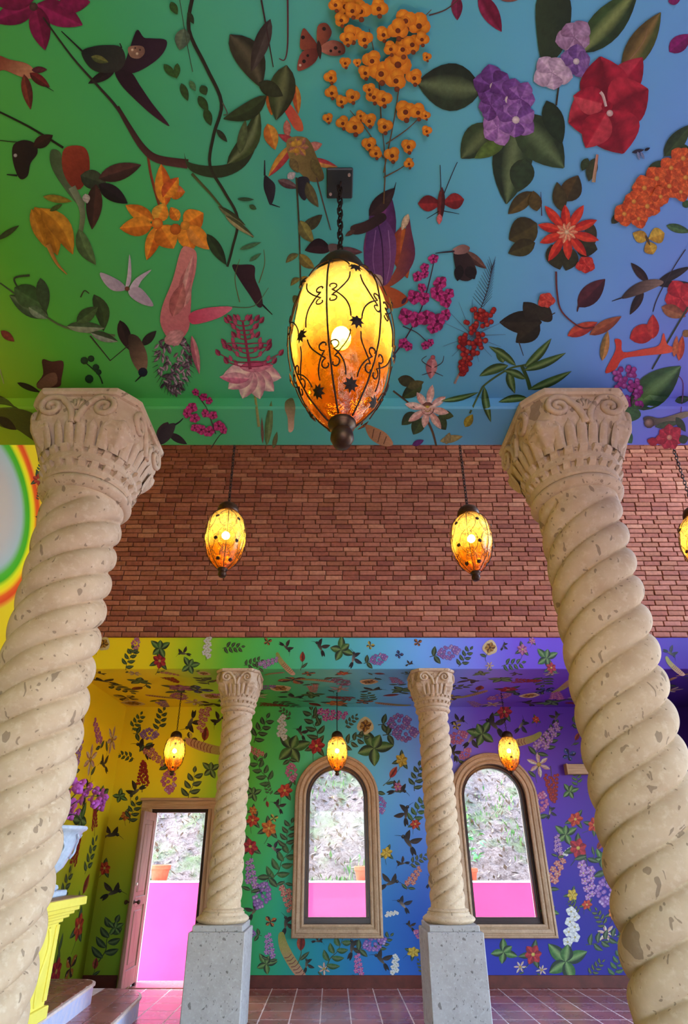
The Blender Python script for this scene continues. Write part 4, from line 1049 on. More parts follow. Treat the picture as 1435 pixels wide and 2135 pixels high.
ceil('printed_orange_flower', Mo().stroke([(336, 440), (316, 370), (308, 320)], 6, 5, (140, 70, 40)).leaf(345, 430, 336, 342, 18, OR2, (214, 110, 36)).leaf(350, 400, 386, 400, 16, (226, 130, 70), OR).leaf(340, 412, 372, 370, 16, (206, 96, 40), OR2).leaf(320, 460, 262, 428, 16, OR2, OR).leaf(318, 470, 250, 476, 20, OR, OR2).leaf(330, 470, 306, 542, 15, (206, 108, 24), OR2).leaf(334, 470, 362, 518, 26, OR2, OR).leaf(326, 462, 344, 424, 18, YE, OR2).leaf(384, 470, 424, 444, 24, OR2, OR).leaf(386, 470, 400, 524, 22, OR, OR2).leaf(392, 470, 436, 520, 18, OR2, (222, 150, 60)).leaf(372, 460, 356, 432, 12, OR, OR2).dot(328, 466, 12, (232, 170, 60), (190, 90, 20)).dot(386, 470, 10, (232, 160, 50)).dot(366, 478, 12, (206, 110, 30)))
ceil('printed_green_hummingbird', Mo().poly([(108, 312), (126, 318), (132, 350), (150, 390), (176, 420), (168, 432), (140, 400), (114, 362), (104, 334)], (60, 84, 50), (100, 116, 90)).poly([(134, 310), (168, 304), (184, 320), (186, 360), (168, 394), (146, 386), (130, 350)], (150, 62, 40), (112, 40, 30), .8).leaf(168, 366, 222, 384, 20, (64, 78, 58), (46, 60, 46)).leaf(206, 372, 294, 344, 18, (86, 54, 50), (60, 40, 38)).leaf(206, 384, 266, 424, 16, (34, 28, 36), (24, 22, 28)).leaf(200, 384, 192, 478, 17, (74, 46, 40), (54, 36, 34)).stroke([(150, 390), (172, 440), (165, 500)], 16, 8, (130, 146, 120), (110, 130, 80)).leaf(178, 404, 182, 424, 8, (180, 180, 170)))
ceil('printed_perched_bird', Mo().stroke([(-8, 230), (60, 264), (132, 308)], 4, 5, (34, 40, 24)).stroke([(-8, 292), (30, 296), (60, 298)], 2, 2, (50, 60, 30)).poly([(28, 302), (50, 292), (74, 300), (78, 320), (64, 340), (58, 366), (44, 374), (34, 360), (26, 330)], (40, 26, 26), (28, 22, 26)).leaf(70, 306, 110, 282, 13, (60, 34, 30), (44, 28, 26)).stroke([(36, 366), (14, 364)], 4, 2, BK).dot(32, 324, 4, (190, 186, 180)))
ceil('printed_yellow_tulip', Mo().leaf(72, 432, 120, 532, 24, (196, 134, 30), (168, 110, 24), bend=-8).leaf(84, 434, 152, 530, 22, (214, 154, 44), (186, 124, 30), bend=-12).leaf(66, 436, 96, 516, 14, (180, 120, 26), (200, 140, 40)).stroke([(100, 510), (118, 548), (140, 572)], 10, 2, (196, 140, 60)).leaf(90, 410, 150, 420, 8, (150, 130, 40)).leaf(104, 440, 130, 426, 5, (70, 90, 40)).leaf(164, 478, 200, 552, 15, (96, 130, 76), (78, 106, 60), bend=6).leaf(-6, 500, 40, 470, 6, (60, 76, 40)))
ceil('printed_white_moth', Mo().poly([(262, 604), (250, 586), (210, 568), (216, 588), (236, 606)], (190, 180, 190), (160, 150, 166)).poly([(262, 600), (266, 570), (270, 530), (274, 560), (272, 590)], (206, 200, 206), (180, 170, 186)).poly([(270, 602), (284, 580), (316, 562), (296, 584), (286, 600)], (200, 194, 204), (180, 170, 190)).poly([(268, 606), (288, 598), (308, 616), (320, 638), (296, 634), (274, 620)], (186, 176, 190), (160, 150, 168)).dot(265, 602, 5, (130, 80, 60)))
ceil('printed_heliconia_bud', Mo().poly([(378, 520), (396, 516), (410, 528), (408, 566), (400, 600), (398, 640), (392, 690), (362, 714), (336, 680), (338, 640), (360, 584)], (206, 140, 130), (186, 104, 110), 1.2).leaf(384, 640, 388, 560, 14, (190, 116, 110), (216, 160, 150)).leaf(380, 630, 404, 530, 9, (220, 170, 156), (200, 130, 130)).leaf(360, 660, 382, 590, 16, (180, 104, 100), (196, 124, 116)).poly([(396, 654), (430, 642), (484, 640), (462, 660), (420, 674), (398, 674)], (190, 60, 90), (214, 120, 140)).leaf(356, 690, 372, 720, 22, (206, 150, 146)))
m = Mo(); random.seed(5)
for k in range(120):
    t = k / 120; y = 696 + 120 * t; hw = 36 * math.sin(PI * (.22 + .7 * t)); x = 362 + random.uniform(-hw, hw); a = random.uniform(.3, 2.8)
    c_ = random.choice([(150, 130, 140), (110, 94, 104), (176, 160, 166), (84, 70, 80)])
    m.leaf(x, y, x + 15 * math.cos(a) * (1 if x > 362 else 1), y + 14 * math.sin(a), 3.2, c_, tuple(v * .7 for v in c_), nl=4)
for k in range(26):
    a = -PI * .1 + k / 26 * PI * 1.2; m.stroke([(362 + 34 * math.cos(a), 745 + 60 * math.sin(a)), (362 + 46 * math.cos(a), 745 + 82 * math.sin(a))], 1.6, .6, (54, 50, 56), smooth=False)
m.leaf(400, 700, 416, 780, 8, (206, 140, 140), (170, 96, 110))
ceil('printed_spiky_cone', m)
m = Mo().stroke([(540, 890), (534, 840), (528, 790)], 6, 4, (150, 160, 90)).leaf(556, 930, 566, 836, 8, (84, 120, 60), (110, 140, 80)).leaf(570, 935, 578, 900, 5, (100, 110, 60)).leaf(548, 925, 546, 870, 3, (110, 84, 60))
for a in (.2, .75, 1.3, 1.9, 2.5, 3.0): m.leaf(526, 772, 526 + 62 * math.cos(a), 776 + 58 * math.sin(a), 20, (222, 160, 170), (240, 200, 200), (240, 220, 200))
m.leaf(520, 790, 458, 786, 12, (214, 120, 150), (230, 170, 180)).leaf(500, 766, 570, 762, 12, (196, 80, 120), (220, 140, 160)).stroke([(522, 770), (514, 720), (506, 668)], 7, 4, (156, 50, 84))
for k in range(11):
    for sd_ in (-1, 1):
        y = 765 - k * 9.5; L = 66 - k * 4; x0 = 522 - k * 1.6; x1 = x0 + sd_ * L * (.7 + .3 * math.sin(k * 1.7)); y1 = y - 10 - 9 * math.sin(k)
        m.stroke([(x0, y), ((x0 + x1) / 2, y - 2), (x1, y1)], 3, 2, (150, 56, 84)).leaf(x1, y1 + 4, x1 + sd_ * 9, y1 - 10, 5, (170, 70, 100), (120, 36, 64)).leaf(lerp(x0, x1, .6), y - 2, lerp(x0, x1, .6) + sd_ * 5, y - 15, 4, (180, 80, 110))
ceil('printed_pink_panicle', m)
ceil('printed_swift', Mo().poly([(484, 554), (500, 552), (530, 554), (532, 580), (544, 610), (548, 636), (538, 640), (520, 614), (500, 584)], (40, 26, 34), (58, 36, 44)).stroke([(546, 634), (568, 656)], 4, 1.5, BK).stroke([(500, 630), (490, 580), (500, 540)], 2, 1, (110, 110, 60)).stroke([(540, 590), (552, 550), (550, 520)], 2, 1, (110, 110, 60)).stroke([(485, 640), (530, 638), (560, 600)], 2, 1, (100, 120, 80)))
ceil('printed_perching_sunbird', Mo().leaf(250, 668, 270, 730, 13, (34, 26, 26), (50, 36, 34)).leaf(296, 720, 326, 690, 9, (40, 40, 36)).poly([(268, 700), (288, 702), (304, 730), (308, 756), (302, 780), (290, 776), (272, 744)], (44, 34, 30), (150, 124, 92), .6).dot(298, 776, 10, (24, 34, 50)).stroke([(296, 782), (282, 796)], 4, 1.5, BK).stroke([(188, 700), (230, 752), (268, 720)], 3, 2, (70, 60, 50), smooth=False))
ceil('printed_sparrow', Mo().poly([(88, 750), (108, 754), (132, 754), (128, 790), (124, 806), (96, 808), (76, 802), (90, 780)], (64, 30, 28), (96, 56, 50)).leaf(36, 798, 84, 818, 6, (40, 26, 26)).poly([(76, 804), (96, 782), (116, 778), (118, 800), (90, 812)], (110, 70, 60), (140, 100, 80)))
ceil('printed_cane_orchid', Mo().stroke([(0, 590), (70, 640), (135, 682), (240, 700)], 3, 5, (70, 90, 56), (110, 130, 80)).leaf(100, 660, 20, 616, 20, (70, 96, 64), (50, 78, 48), (110, 130, 90)).leaf(30, 600, 96, 640, 24, (56, 92, 50), (74, 108, 62)).leaf(84, 580, 96, 650, 14, (60, 84, 54)).stroke([(62, 574), (30, 580), (40, 604)], 5, 3, (60, 78, 50)).leaf(60, 640, 98, 664, 11, (90, 118, 80), (140, 160, 130)).leaf(196, 614, 216, 690, 15, (60, 84, 44), (48, 70, 38), bend=-8).leaf(140, 680, 218, 684, 12, (70, 96, 60), (150, 164, 130)).leaf(160, 672, 204, 640, 14, (58, 86, 46), (80, 110, 60)).leaf(190, 694, 246, 712, 10, (60, 80, 50), (150, 160, 140)).stroke([(168, 620), (176, 606), (186, 612)], 3, 2, (60, 70, 40)))
m = Mo().stroke([(214, 800), (205, 780), (178, 756)], 3, 2, (44, 60, 40))
for x, y, r in ((176, 752, 8), (190, 748, 7), (200, 766, 7), (186, 790, 9), (206, 776, 6)): m.dot(x, y, r, (40, 74, 44))
ceil('printed_berry_twig', m)
ceil('printed_snake_orchid', Mo().poly([(-8, 828), (14, 832), (34, 850), (54, 856), (76, 868), (86, 900), (82, 924), (60, 912), (36, 896), (16, 894), (-8, 880)], (92, 100, 30), (60, 66, 24)).leaf(-5, 870, 34, 896, 10, (50, 34, 26)).leaf(2, 690, 30, 712, 8, (140, 60, 50)).stroke([(0, 770), (8, 800)], 3, 2, (180, 190, 120)))
m = Mo().stroke([(440, 935), (458, 908), (470, 902)], 2, 1.5, (50, 56, 40)).stroke([(404, 814), (430, 850), (450, 905)], 2, 2, (80, 40, 60))
for x, y, r in ((408, 818, 8), (424, 828, 9), (436, 836, 8), (400, 850, 12), (390, 862, 10), (406, 872, 11), (428, 862, 9), (444, 866, 10), (420, 896, 12), (436, 900, 12), (456, 888, 12), (466, 896, 9), (406, 892, 9)): m.flower(x, y, r, 5, x, (150, 24, 84), (200, 60, 130), .5, (90, 10, 50))
ceil('printed_small_orchids', m)
ceil('printed_diving_hummingbird', Mo().leaf(350, 880, 330, 930, 14, (40, 34, 34), (60, 46, 44)).leaf(352, 904, 390, 926, 8, (34, 30, 32)).poly([(336, 892), (352, 884), (366, 884), (358, 910), (340, 926), (328, 920)], (30, 28, 32), (60, 54, 54)).stroke([(364, 886), (374, 880), (382, 872)], 4, 1.5, (24, 24, 30)))
ceil('printed_pale_pod', Mo().poly([(596, 836), (610, 830), (616, 848), (614, 872), (612, 896), (602, 900), (600, 872), (594, 852)], (80, 84, 40), (226, 190, 160), 1.57))
ceil('printed_brown_caterpillar', Mo().poly([(762, 886), (784, 892), (806, 904), (820, 926), (800, 930), (772, 914)], (150, 110, 70), (196, 150, 110)).stroke([(780, 894), (776, 914)], 2, 2, (110, 76, 50)).stroke([(794, 900), (788, 922)], 2, 2, (110, 76, 50)).stroke([(806, 910), (800, 926)], 2, 2, (110, 76, 50)))
ceil('printed_banana_blossom', Mo().leaf(768, 560, 812, 400, 30, (120, 60, 110), (90, 46, 96), bend=6).leaf(840, 470, 850, 580, 22, (176, 96, 40), (150, 70, 44), bend=10).poly([(852, 450), (858, 480), (866, 530), (852, 566), (824, 592), (800, 600), (826, 560), (842, 500)], (170, 90, 40), (80, 40, 76)).leaf(852, 446, 838, 480, 7, (206, 190, 150)).poly([(776, 428), (790, 470), (806, 460), (826, 500), (822, 556), (808, 592), (780, 594), (760, 560), (764, 500)], (74, 44, 94), (112, 70, 120), .3).stroke([(778, 436), (796, 500), (800, 594)], 3, 2, (50, 28, 66)).stroke([(784, 480), (778, 540), (786, 590)], 2, 1, (150, 110, 160)).stroke([(810, 480), (814, 540), (806, 590)], 2, 1, (156, 120, 166)).poly([(758, 574), (794, 574), (796, 598), (770, 606), (756, 596)], (206, 190, 170), (176, 156, 136)).poly([(774, 606), (800, 596), (832, 606), (852, 626), (830, 642), (796, 640), (776, 626)], (196, 104, 50), (150, 70, 36)).leaf(838, 634, 848, 620, 4, (60, 40, 70)))
ceil('printed_blossom_bird', Mo().leaf(770, 450, 824, 392, 16, (44, 32, 32), (60, 42, 38)).poly([(732, 472), (760, 462), (796, 444), (806, 456), (786, 472), (760, 486), (736, 488)], (70, 48, 40), (40, 30, 30)).stroke([(822, 396), (826, 380)], 3, 1, BK).leaf(740, 480, 720, 492, 5, (90, 64, 50)))
ceil('printed_chain_bird', Mo().leaf(690, 520, 636, 522, 16, (54, 34, 36), (40, 28, 30), bend=8).leaf(700, 522, 756, 526, 9, (110, 76, 80), (90, 60, 60)).poly([(684, 512), (706, 510), (722, 526), (738, 552), (746, 572), (726, 566), (700, 548)], (110, 90, 84), (60, 56, 46)).leaf(690, 530, 692, 562, 8, (90, 64, 60)))
ceil('printed_red_cicada', Mo().leaf(922, 424, 872, 424, 17, (150, 44, 44), (110, 30, 34), pw=1.3).leaf(922, 424, 968, 416, 17, (150, 44, 44), (120, 34, 36), pw=1.3).leaf(922, 390, 918, 466, 8, (70, 30, 30), (110, 44, 40)).stroke([(920, 400), (918, 344)], 2, 1.5, (50, 50, 60)).stroke([(926, 404), (944, 360), (954, 338)], 2, 1.5, (50, 50, 60)).stroke([(916, 440), (890, 456)], 2, 1, BK).stroke([(926, 440), (958, 446)], 2, 1, BK).leaf(917, 446, 916, 468, 6, (206, 110, 110)))
ceil('printed_hovering_hummingbird', Mo().leaf(968, 524, 1014, 560, 10, (110, 80, 70), (74, 52, 46)).poly([(946, 528), (958, 520), (978, 530), (990, 552), (994, 572), (976, 586), (954, 580), (950, 560)], (36, 30, 32), (54, 42, 40)).leaf(960, 552, 954, 586, 10, (24, 24, 26)).leaf(974, 556, 990, 582, 12, (28, 26, 28)).poly([(944, 520), (964, 510), (980, 516), (972, 528), (950, 530)], (160, 130, 124), (110, 80, 74)).stroke([(948, 524), (926, 526), (908, 528)], 4, 1.5, (50, 40, 50)))
m = Mo().stroke([(822, 740), (848, 702), (880, 640), (902, 560), (906, 530)], 3, 2, (70, 40, 60)).stroke([(840, 680), (870, 694), (894, 716)], 2, 1.5, (70, 40, 60))
for x, y, r in ((904, 540, 11), (886, 558, 10), (872, 576, 12), (886, 572, 9), (918, 590, 15), (912, 612, 16), (936, 612, 12), (930, 628, 14), (880, 600, 10), (864, 620, 16), (884, 622, 14), (848, 660, 18), (868, 666, 16), (890, 662, 18), (912, 670, 18), (930, 656, 12), (904, 684, 13), (842, 716, 12), (852, 722, 10), (888, 720, 10), (898, 714, 8)): m.flower(x, y, r, 5, x * .7, (130, 26, 86), (196, 60, 140), .5, (80, 14, 54))
ceil('printed_magenta_orchid_spray', m)
m = Mo(); random.seed(8)
m.stroke([(1000, 650), (1018, 600), (1026, 552)], 2, 1, (50, 50, 60))
for k in range(14):
    y = 640 - k * 6.4; x = 1006 + k * 1.6
    for sd_ in (-1, 1): m.stroke([(x, y), (x + sd_ * (20 - k), y - 22)], 1.3, .6, (60, 66, 80), smooth=False)
for k in range(14): a = -PI * .9 + k * .42; m.stroke([(985, 700), (985 + 70 * math.cos(a), 690 + 66 * math.sin(a))], 1.2, .5, (90, 100, 120), smooth=False)
m.stroke([(948, 800), (958, 780), (966, 770)], 5, 4, (170, 150, 140))
for k in range(110):
    t = random.random(); cx_ = lerp(962, 1010, t); cy_ = lerp(778, 642, t); w_ = 30 * math.sin(PI * min(1, .25 + .75 * (1 - t)))
    x = cx_ + random.uniform(-w_, w_); y = cy_ + random.uniform(-12, 12); m.dot(x, y, 5.6, random.choice([(206, 60, 50), (186, 44, 40), (214, 84, 66)]), (110, 22, 26), n_=8)
ceil('printed_red_berry_spike', m)
m = Mo().leaf(880, 800, 838, 830, 14, (70, 84, 40), (50, 62, 34)).leaf(830, 790, 870, 800, 12, (64, 66, 40)).leaf(850, 808, 884, 796, 9, (90, 90, 50)).stroke([(820, 815), (850, 838), (866, 852)], 4, 3, (90, 70, 50)).leaf(866, 860, 838, 886, 12, (60, 84, 40), (44, 64, 34)).leaf(880, 872, 862, 906, 14, (66, 90, 44), (50, 70, 36)).leaf(910, 868, 930, 896, 13, (60, 84, 40), (48, 66, 36)).leaf(914, 862, 946, 868, 10, (70, 92, 44)).stroke([(888, 870), (902, 900), (910, 930)], 5, 4, (96, 76, 50))
m.flower(892, 852, 46, 8, .2, (222, 170, 156), (240, 206, 190), .17, None).dot(892, 852, 14, (150, 90, 60), (84, 50, 50)).dot(892, 852, 7, (206, 180, 70)).leaf(970, 890, 986, 864, 9, (180, 170, 50), (150, 140, 40)).leaf(918, 920, 965, 910, 8, (170, 160, 96)).leaf(930, 926, 938, 902, 7, (150, 140, 90)).leaf(860, 928, 884, 918, 6, (96, 40, 120))
ceil('printed_passion_flower', m)
m = Mo().stroke([(980, 862), (1000, 820), (1014, 800), (1060, 770), (1090, 762), (1100, 760)], 4, 4, (84, 110, 60)).stroke([(1088, 762), (1100, 790), (1106, 812)], 7, 8, (60, 90, 44))
for x0, y0, x1, y1, w_ in ((1094, 766, 1150, 706, 9), (1092, 772, 1180, 736, 9), (1104, 812, 1192, 774, 9), (1060, 762, 1000, 784, 10), (1050, 756, 1036, 724, 11), (1076, 762, 1020, 722, 8), (1062, 770, 1074, 820, 9), (1096, 790, 1050, 772, 8), (1010, 806, 1024, 880, 8), (1100, 830, 1040, 838, 8), (920, 836, 998, 818, 6)): m.leaf(x0, y0, x1, y1, w_, (70, 108, 52), (52, 84, 40), (120, 150, 90), bend=3)
ceil('printed_green_branch', m)
ceil('printed_pink_spider', Mo().leaf(902, 744, 898, 790, 12, (214, 150, 150), (180, 110, 116)).stroke([(900, 766), (880, 752), (890, 742)], 2, 1, (70, 56, 60)).stroke([(906, 766), (922, 756), (926, 742)], 2, 1, (70, 56, 60)).stroke([(900, 776), (880, 782)], 2, 1, (70, 56, 60)).stroke([(906, 776), (924, 784)], 2, 1, (70, 56, 60)).dot(903, 745, 5, (190, 100, 110)))
ceil('printed_purple_blossoms', Mo().leaf(1004, 190, 870, 172, 50, (44, 66, 44), (32, 50, 36), (90, 112, 76), pw=.9).leaf(1080, 250, 1056, 425, 42, (50, 76, 48), (38, 60, 40), (96, 120, 80)).leaf(1080, 240, 1176, 350, 44, (44, 66, 40), (58, 84, 50), (90, 116, 76)).leaf(1030, 260, 962, 330, 34, (40, 62, 38), (54, 80, 46), (90, 110, 70)).leaf(1054, 290, 990, 330, 16, (84, 116, 50)).leaf(1096, 330, 1080, 400, 26, (46, 70, 44)).leaf(1110, 400, 1060, 446, 16, (96, 84, 40), (70, 64, 34)).leaf(1140, 210, 1172, 300, 22, (34, 56, 34))
     .flower(1030, 180, 44, 6, .3, (92, 50, 120), (120, 76, 156), .5, (230, 220, 220)).flower(1062, 208, 46, 6, .8, (100, 56, 130), (130, 86, 166), .5, (240, 230, 226)).flower(1086, 206, 34, 5, .1, (110, 66, 140), (150, 106, 180), .5).flower(1038, 266, 36, 5, 1.2, (150, 106, 176), (176, 136, 196), .5).flower(1076, 250, 40, 6, .6, (116, 74, 150), (156, 116, 186), .5, (236, 226, 226)).flower(1024, 220, 30, 5, .5, (96, 54, 124), (126, 84, 160), .5))
ceil('printed_lavender_blossoms', Mo().poly([(1122, -8), (1184, -8), (1190, 50), (1170, 110), (1136, 130), (1122, 90)], (46, 66, 40), (34, 50, 34)).leaf(1212, 110, 1330, -20, 34, (60, 92, 44), (44, 70, 38), (120, 140, 80)).stroke([(1160, 220), (1168, 160), (1176, 110)], 4, 3, (60, 56, 40)).flower(1198, 78, 38, 5, .4, (150, 116, 150), (176, 146, 180), .55).flower(1202, 128, 34, 5, 1., (110, 76, 146), (140, 106, 170), .55, (230, 220, 220)).flower(1152, 152, 40, 5, .2, (180, 156, 184), (206, 186, 206), .5))
ceil('printed_red_hibiscus', Mo().leaf(1300, 150, 1378, 26, 26, (96, 84, 40), (80, 96, 44), (130, 110, 60)).stroke([(1300, 140), (1340, 90), (1350, 60)], 3, 1, (150, 120, 84)).leaf(1270, 210, 1340, 120, 34, (190, 50, 70), (160, 24, 50)).leaf(1268, 220, 1252, 118, 52, (150, 18, 44), (186, 34, 60), (110, 10, 30)).leaf(1270, 228, 1352, 186, 52, (200, 44, 66), (164, 22, 48), (120, 14, 34)).leaf(1268, 230, 1300, 320, 54, (186, 34, 58), (150, 20, 44), (120, 14, 34)).leaf(1262, 228, 1186, 256, 50, (176, 28, 54), (200, 56, 72), (120, 14, 34)).leaf(1264, 218, 1196, 200, 30, (206, 74, 84), (176, 30, 56)).leaf(1264, 236, 1222, 308, 32, (196, 60, 74), (170, 28, 50)).dot(1266, 222, 12, (120, 10, 34), (150, 16, 40)).stroke([(1264, 222), (1258, 200), (1252, 192)], 5, 7, (226, 200, 190)).dot(1272, 236, 7, (226, 196, 190)).leaf(1240, 330, 1228, 378, 12, (60, 70, 40)).stroke([(1246, 322), (1242, 352), (1238, 380)], 5, 8, (206, 150, 130), (180, 160, 120)).leaf(1226, 330, 1214, 356, 9, (50, 70, 40)))
m = Mo().leaf(1386, 326, 1440, 260, 17, (44, 66, 36), (60, 84, 44)).leaf(1350, 366, 1396, 336, 16, (52, 76, 44), (70, 92, 56)).leaf(1276, 466, 1300, 440, 9, (60, 70, 44))
random.seed(4)
for x, y, r in ((1425, 330, 26), (1400, 350, 24), (1430, 370, 26), (1370, 372, 26), (1396, 388, 24), (1344, 392, 26), (1420, 400, 20), (1322, 420, 24), (1350, 430, 26), (1302, 446, 24), (1332, 456, 20), (1378, 410, 22)): m.flower(x, y, r, 5, x, (196, 76, 30), (230, 106, 44), .55, (240, 170, 70))
ceil('printed_lantana', m); random.seed(12)
ceil('printed_red_passion_flower', Mo().leaf(1120, 466, 1062, 500, 30, (74, 70, 34), (58, 56, 30)).leaf(1116, 506, 1060, 528, 18, (70, 70, 34), (54, 54, 30)).leaf(1150, 510, 1168, 562, 20, (54, 56, 32)).leaf(1200, 510, 1246, 520, 22, (50, 56, 34), (40, 46, 30)).leaf(1196, 520, 1180, 564, 18, (54, 58, 34)).leaf(1226, 460, 1240, 510, 12, (64, 60, 40)).leaf(1180, 420, 1206, 366, 22, (80, 66, 32), (60, 56, 30)).leaf(1172, 440, 1162, 380, 15, (70, 66, 34)).leaf(1120, 440, 1112, 398, 14, (86, 76, 36)).stroke([(1160, 566), (1162, 610), (1172, 650), (1210, 682), (1240, 682)], 4, 3, (110, 50, 50)).stroke([(1130, 450), (1128, 400)], 2, 1, (80, 40, 40)).flower(1182, 484, 64, 10, .25, (190, 40, 30), (226, 70, 44), .15).flower(1182, 484, 22, 10, .0, (240, 190, 140), (226, 120, 90), .2, (246, 220, 170)).flower(1222, 552, 20, 5, .4, (186, 40, 34), (214, 70, 56), .5).flower(1140, 626, 18, 5, .1, (190, 56, 44), (214, 84, 66), .5))
ceil('printed_lobed_leaf', Mo().leaf(1130, 672, 1042, 672, 24, (50, 46, 34), (36, 36, 28)).leaf(1124, 666, 1092, 630, 18, (44, 42, 32)).leaf(1124, 666, 1146, 640, 22, (48, 46, 34)).leaf(1126, 676, 1076, 714, 20, (40, 40, 30), (54, 50, 36)).stroke([(1130, 668), (1158, 652)], 3, 2, (60, 50, 40)).stroke([(1082, 712), (1092, 742)], 2, 1, (80, 60, 50)))
ceil('printed_plum_leaf', Mo().leaf(1206, 640, 1262, 582, 20, (90, 40, 50), (66, 28, 38)).stroke([(1222, 624), (1208, 636), (1204, 650)], 8, 2, (80, 36, 44)))
ceil('printed_swallowtail_hummingbird', Mo().leaf(1352, 588, 1316, 548, 9, (60, 42, 40), (40, 30, 32)).leaf(1342, 606, 1314, 656, 9, (54, 38, 36), (36, 28, 30)).leaf(1370, 590, 1440, 556, 9, (36, 32, 34), (50, 44, 44)).leaf(1370, 594, 1440, 590, 7, (36, 34, 34)).poly([(1296, 622), (1314, 600), (1340, 586), (1370, 582), (1384, 590), (1358, 604), (1322, 618)], (46, 38, 36), (150, 126, 110), .6).stroke([(1300, 620), (1276, 628)], 3, 1.2, (40, 34, 40)).stroke([(1430, 520), (1404, 560), (1372, 620), (1362, 650)], 2, 2, (60, 50, 60)))
ceil('printed_trumpet_flowers', Mo().flower(1420, 622, 38, 5, .5, (176, 30, 44), (214, 54, 62), .5).leaf(1380, 640, 1430, 660, 14, (150, 90, 60), (170, 110, 70)).stroke([(1435, 640), (1400, 700), (1360, 770)], 4, 3, (60, 74, 50)).leaf(1314, 706, 1372, 684, 20, (206, 54, 48), (186, 40, 42)).leaf(1362, 706, 1362, 656, 13, (214, 66, 54), (190, 44, 44)).poly([(1262, 776), (1284, 730), (1282, 708), (1296, 710), (1300, 734), (1340, 728), (1374, 720), (1384, 694), (1392, 718), (1410, 726), (1396, 736), (1340, 742), (1300, 748), (1284, 770)], (206, 60, 44), (226, 96, 60), .4).leaf(1416, 752, 1424, 700, 8, (214, 96, 50), (190, 70, 44)).leaf(1406, 744, 1412, 700, 6, (206, 110, 60)).leaf(1184, 700, 1246, 672, 13, (206, 84, 56), (180, 60, 50)).leaf(1230, 698, 1296, 660, 12, (170, 96, 60), (150, 76, 50)).leaf(1256, 752, 1268, 690, 9, (150, 120, 60), (206, 150, 80)))
ceil('printed_yellow_butterfly', Mo().leaf(1350, 500, 1320, 486, 13, (206, 176, 60), (190, 150, 50)).leaf(1352, 498, 1386, 486, 17, (222, 190, 70), (200, 160, 50), pw=1.3).leaf(1350, 502, 1362, 530, 14, (214, 180, 60), (190, 150, 50), pw=1.3).leaf(1346, 490, 1356, 512, 3, (90, 76, 40)))
m = Mo().leaf(1318, 850, 1420, 764, 34, (56, 100, 52), (42, 80, 44), (100, 140, 80), pw=.8).leaf(1320, 845, 1310, 880, 22, (60, 104, 54))
random.seed(9)
for k in range(60):
    t = random.random(); x = lerp(1300, 1318, t) + random.uniform(-26, 26) * (1.1 - .5 * abs(t - .5)); y = lerp(766, 850, t); m.dot(x, y, 6, random.choice([(196, 80, 170), (170, 56, 140), (206, 110, 190)]), (130, 36, 110), n_=7)
ceil('printed_pink_lilac', m)
ceil('printed_finch', Mo().poly([(1342, 872), (1356, 868), (1380, 872), (1430, 858), (1440, 866), (1400, 880), (1370, 886), (1352, 890)], (60, 56, 50), (150, 140, 110)).dot(1354, 882, 11, (170, 140, 120), (50, 40, 40)).leaf(1366, 890, 1420, 880, 7, (70, 90, 60)).leaf(1410, 870, 1430, 900, 8, (50, 70, 44)))
ceil('printed_scarlet_flower', Mo().flower(1396, 912, 28, 7, .2, (170, 26, 50), (206, 50, 70), .4, (240, 160, 130)).leaf(1372, 924, 1350, 918, 9, (176, 30, 50)).leaf(1416, 920, 1436, 912, 9, (50, 70, 44)).leaf(1300, 900, 1318, 924, 12, (60, 110, 70)))
ceil('printed_fly', Mo().leaf(1318, 318, 1344, 312, 4, (40, 40, 60)).leaf(1344, 314, 1356, 308, 3, (30, 30, 40)).leaf(1330, 316, 1334, 334, 3, (120, 140, 180)).leaf(1336, 316, 1344, 332, 3, (120, 140, 180)))
ceil('printed_magenta_petals', Mo().leaf(952, -10, 954, 42, 12, (110, 26, 60), (130, 40, 76)).leaf(1000, -12, 1046, 66, 18, (124, 24, 60), (150, 40, 80), (96, 16, 44)).stroke([(895, 32), (930, 20), (960, -4)], 3, 2, (90, 60, 50)).leaf(1036, -8, 1080, 0, 8, (140, 90, 80)).leaf(1396, 108, 1440, 72, 17, (140, 30, 110), (120, 24, 96)).leaf(1394, 4, 1420, -4, 10, (130, 30, 100)))
ceil('printed_edge_leaves', Mo().leaf(1390, 470, 1440, 484, 9, (60, 100, 60), (80, 120, 70)).leaf(1420, 300, 1440, 330, 10, (50, 74, 44)).leaf(1424, 430, 1440, 420, 8, (60, 100, 60)).leaf(1424, 700, 1440, 690, 8, (150, 110, 60)).stroke([(1410, 780), (1425, 800), (1420, 860)], 2, 2, (120, 70, 130)).leaf(1408, 836, 1440, 830, 8, (56, 80, 60)))

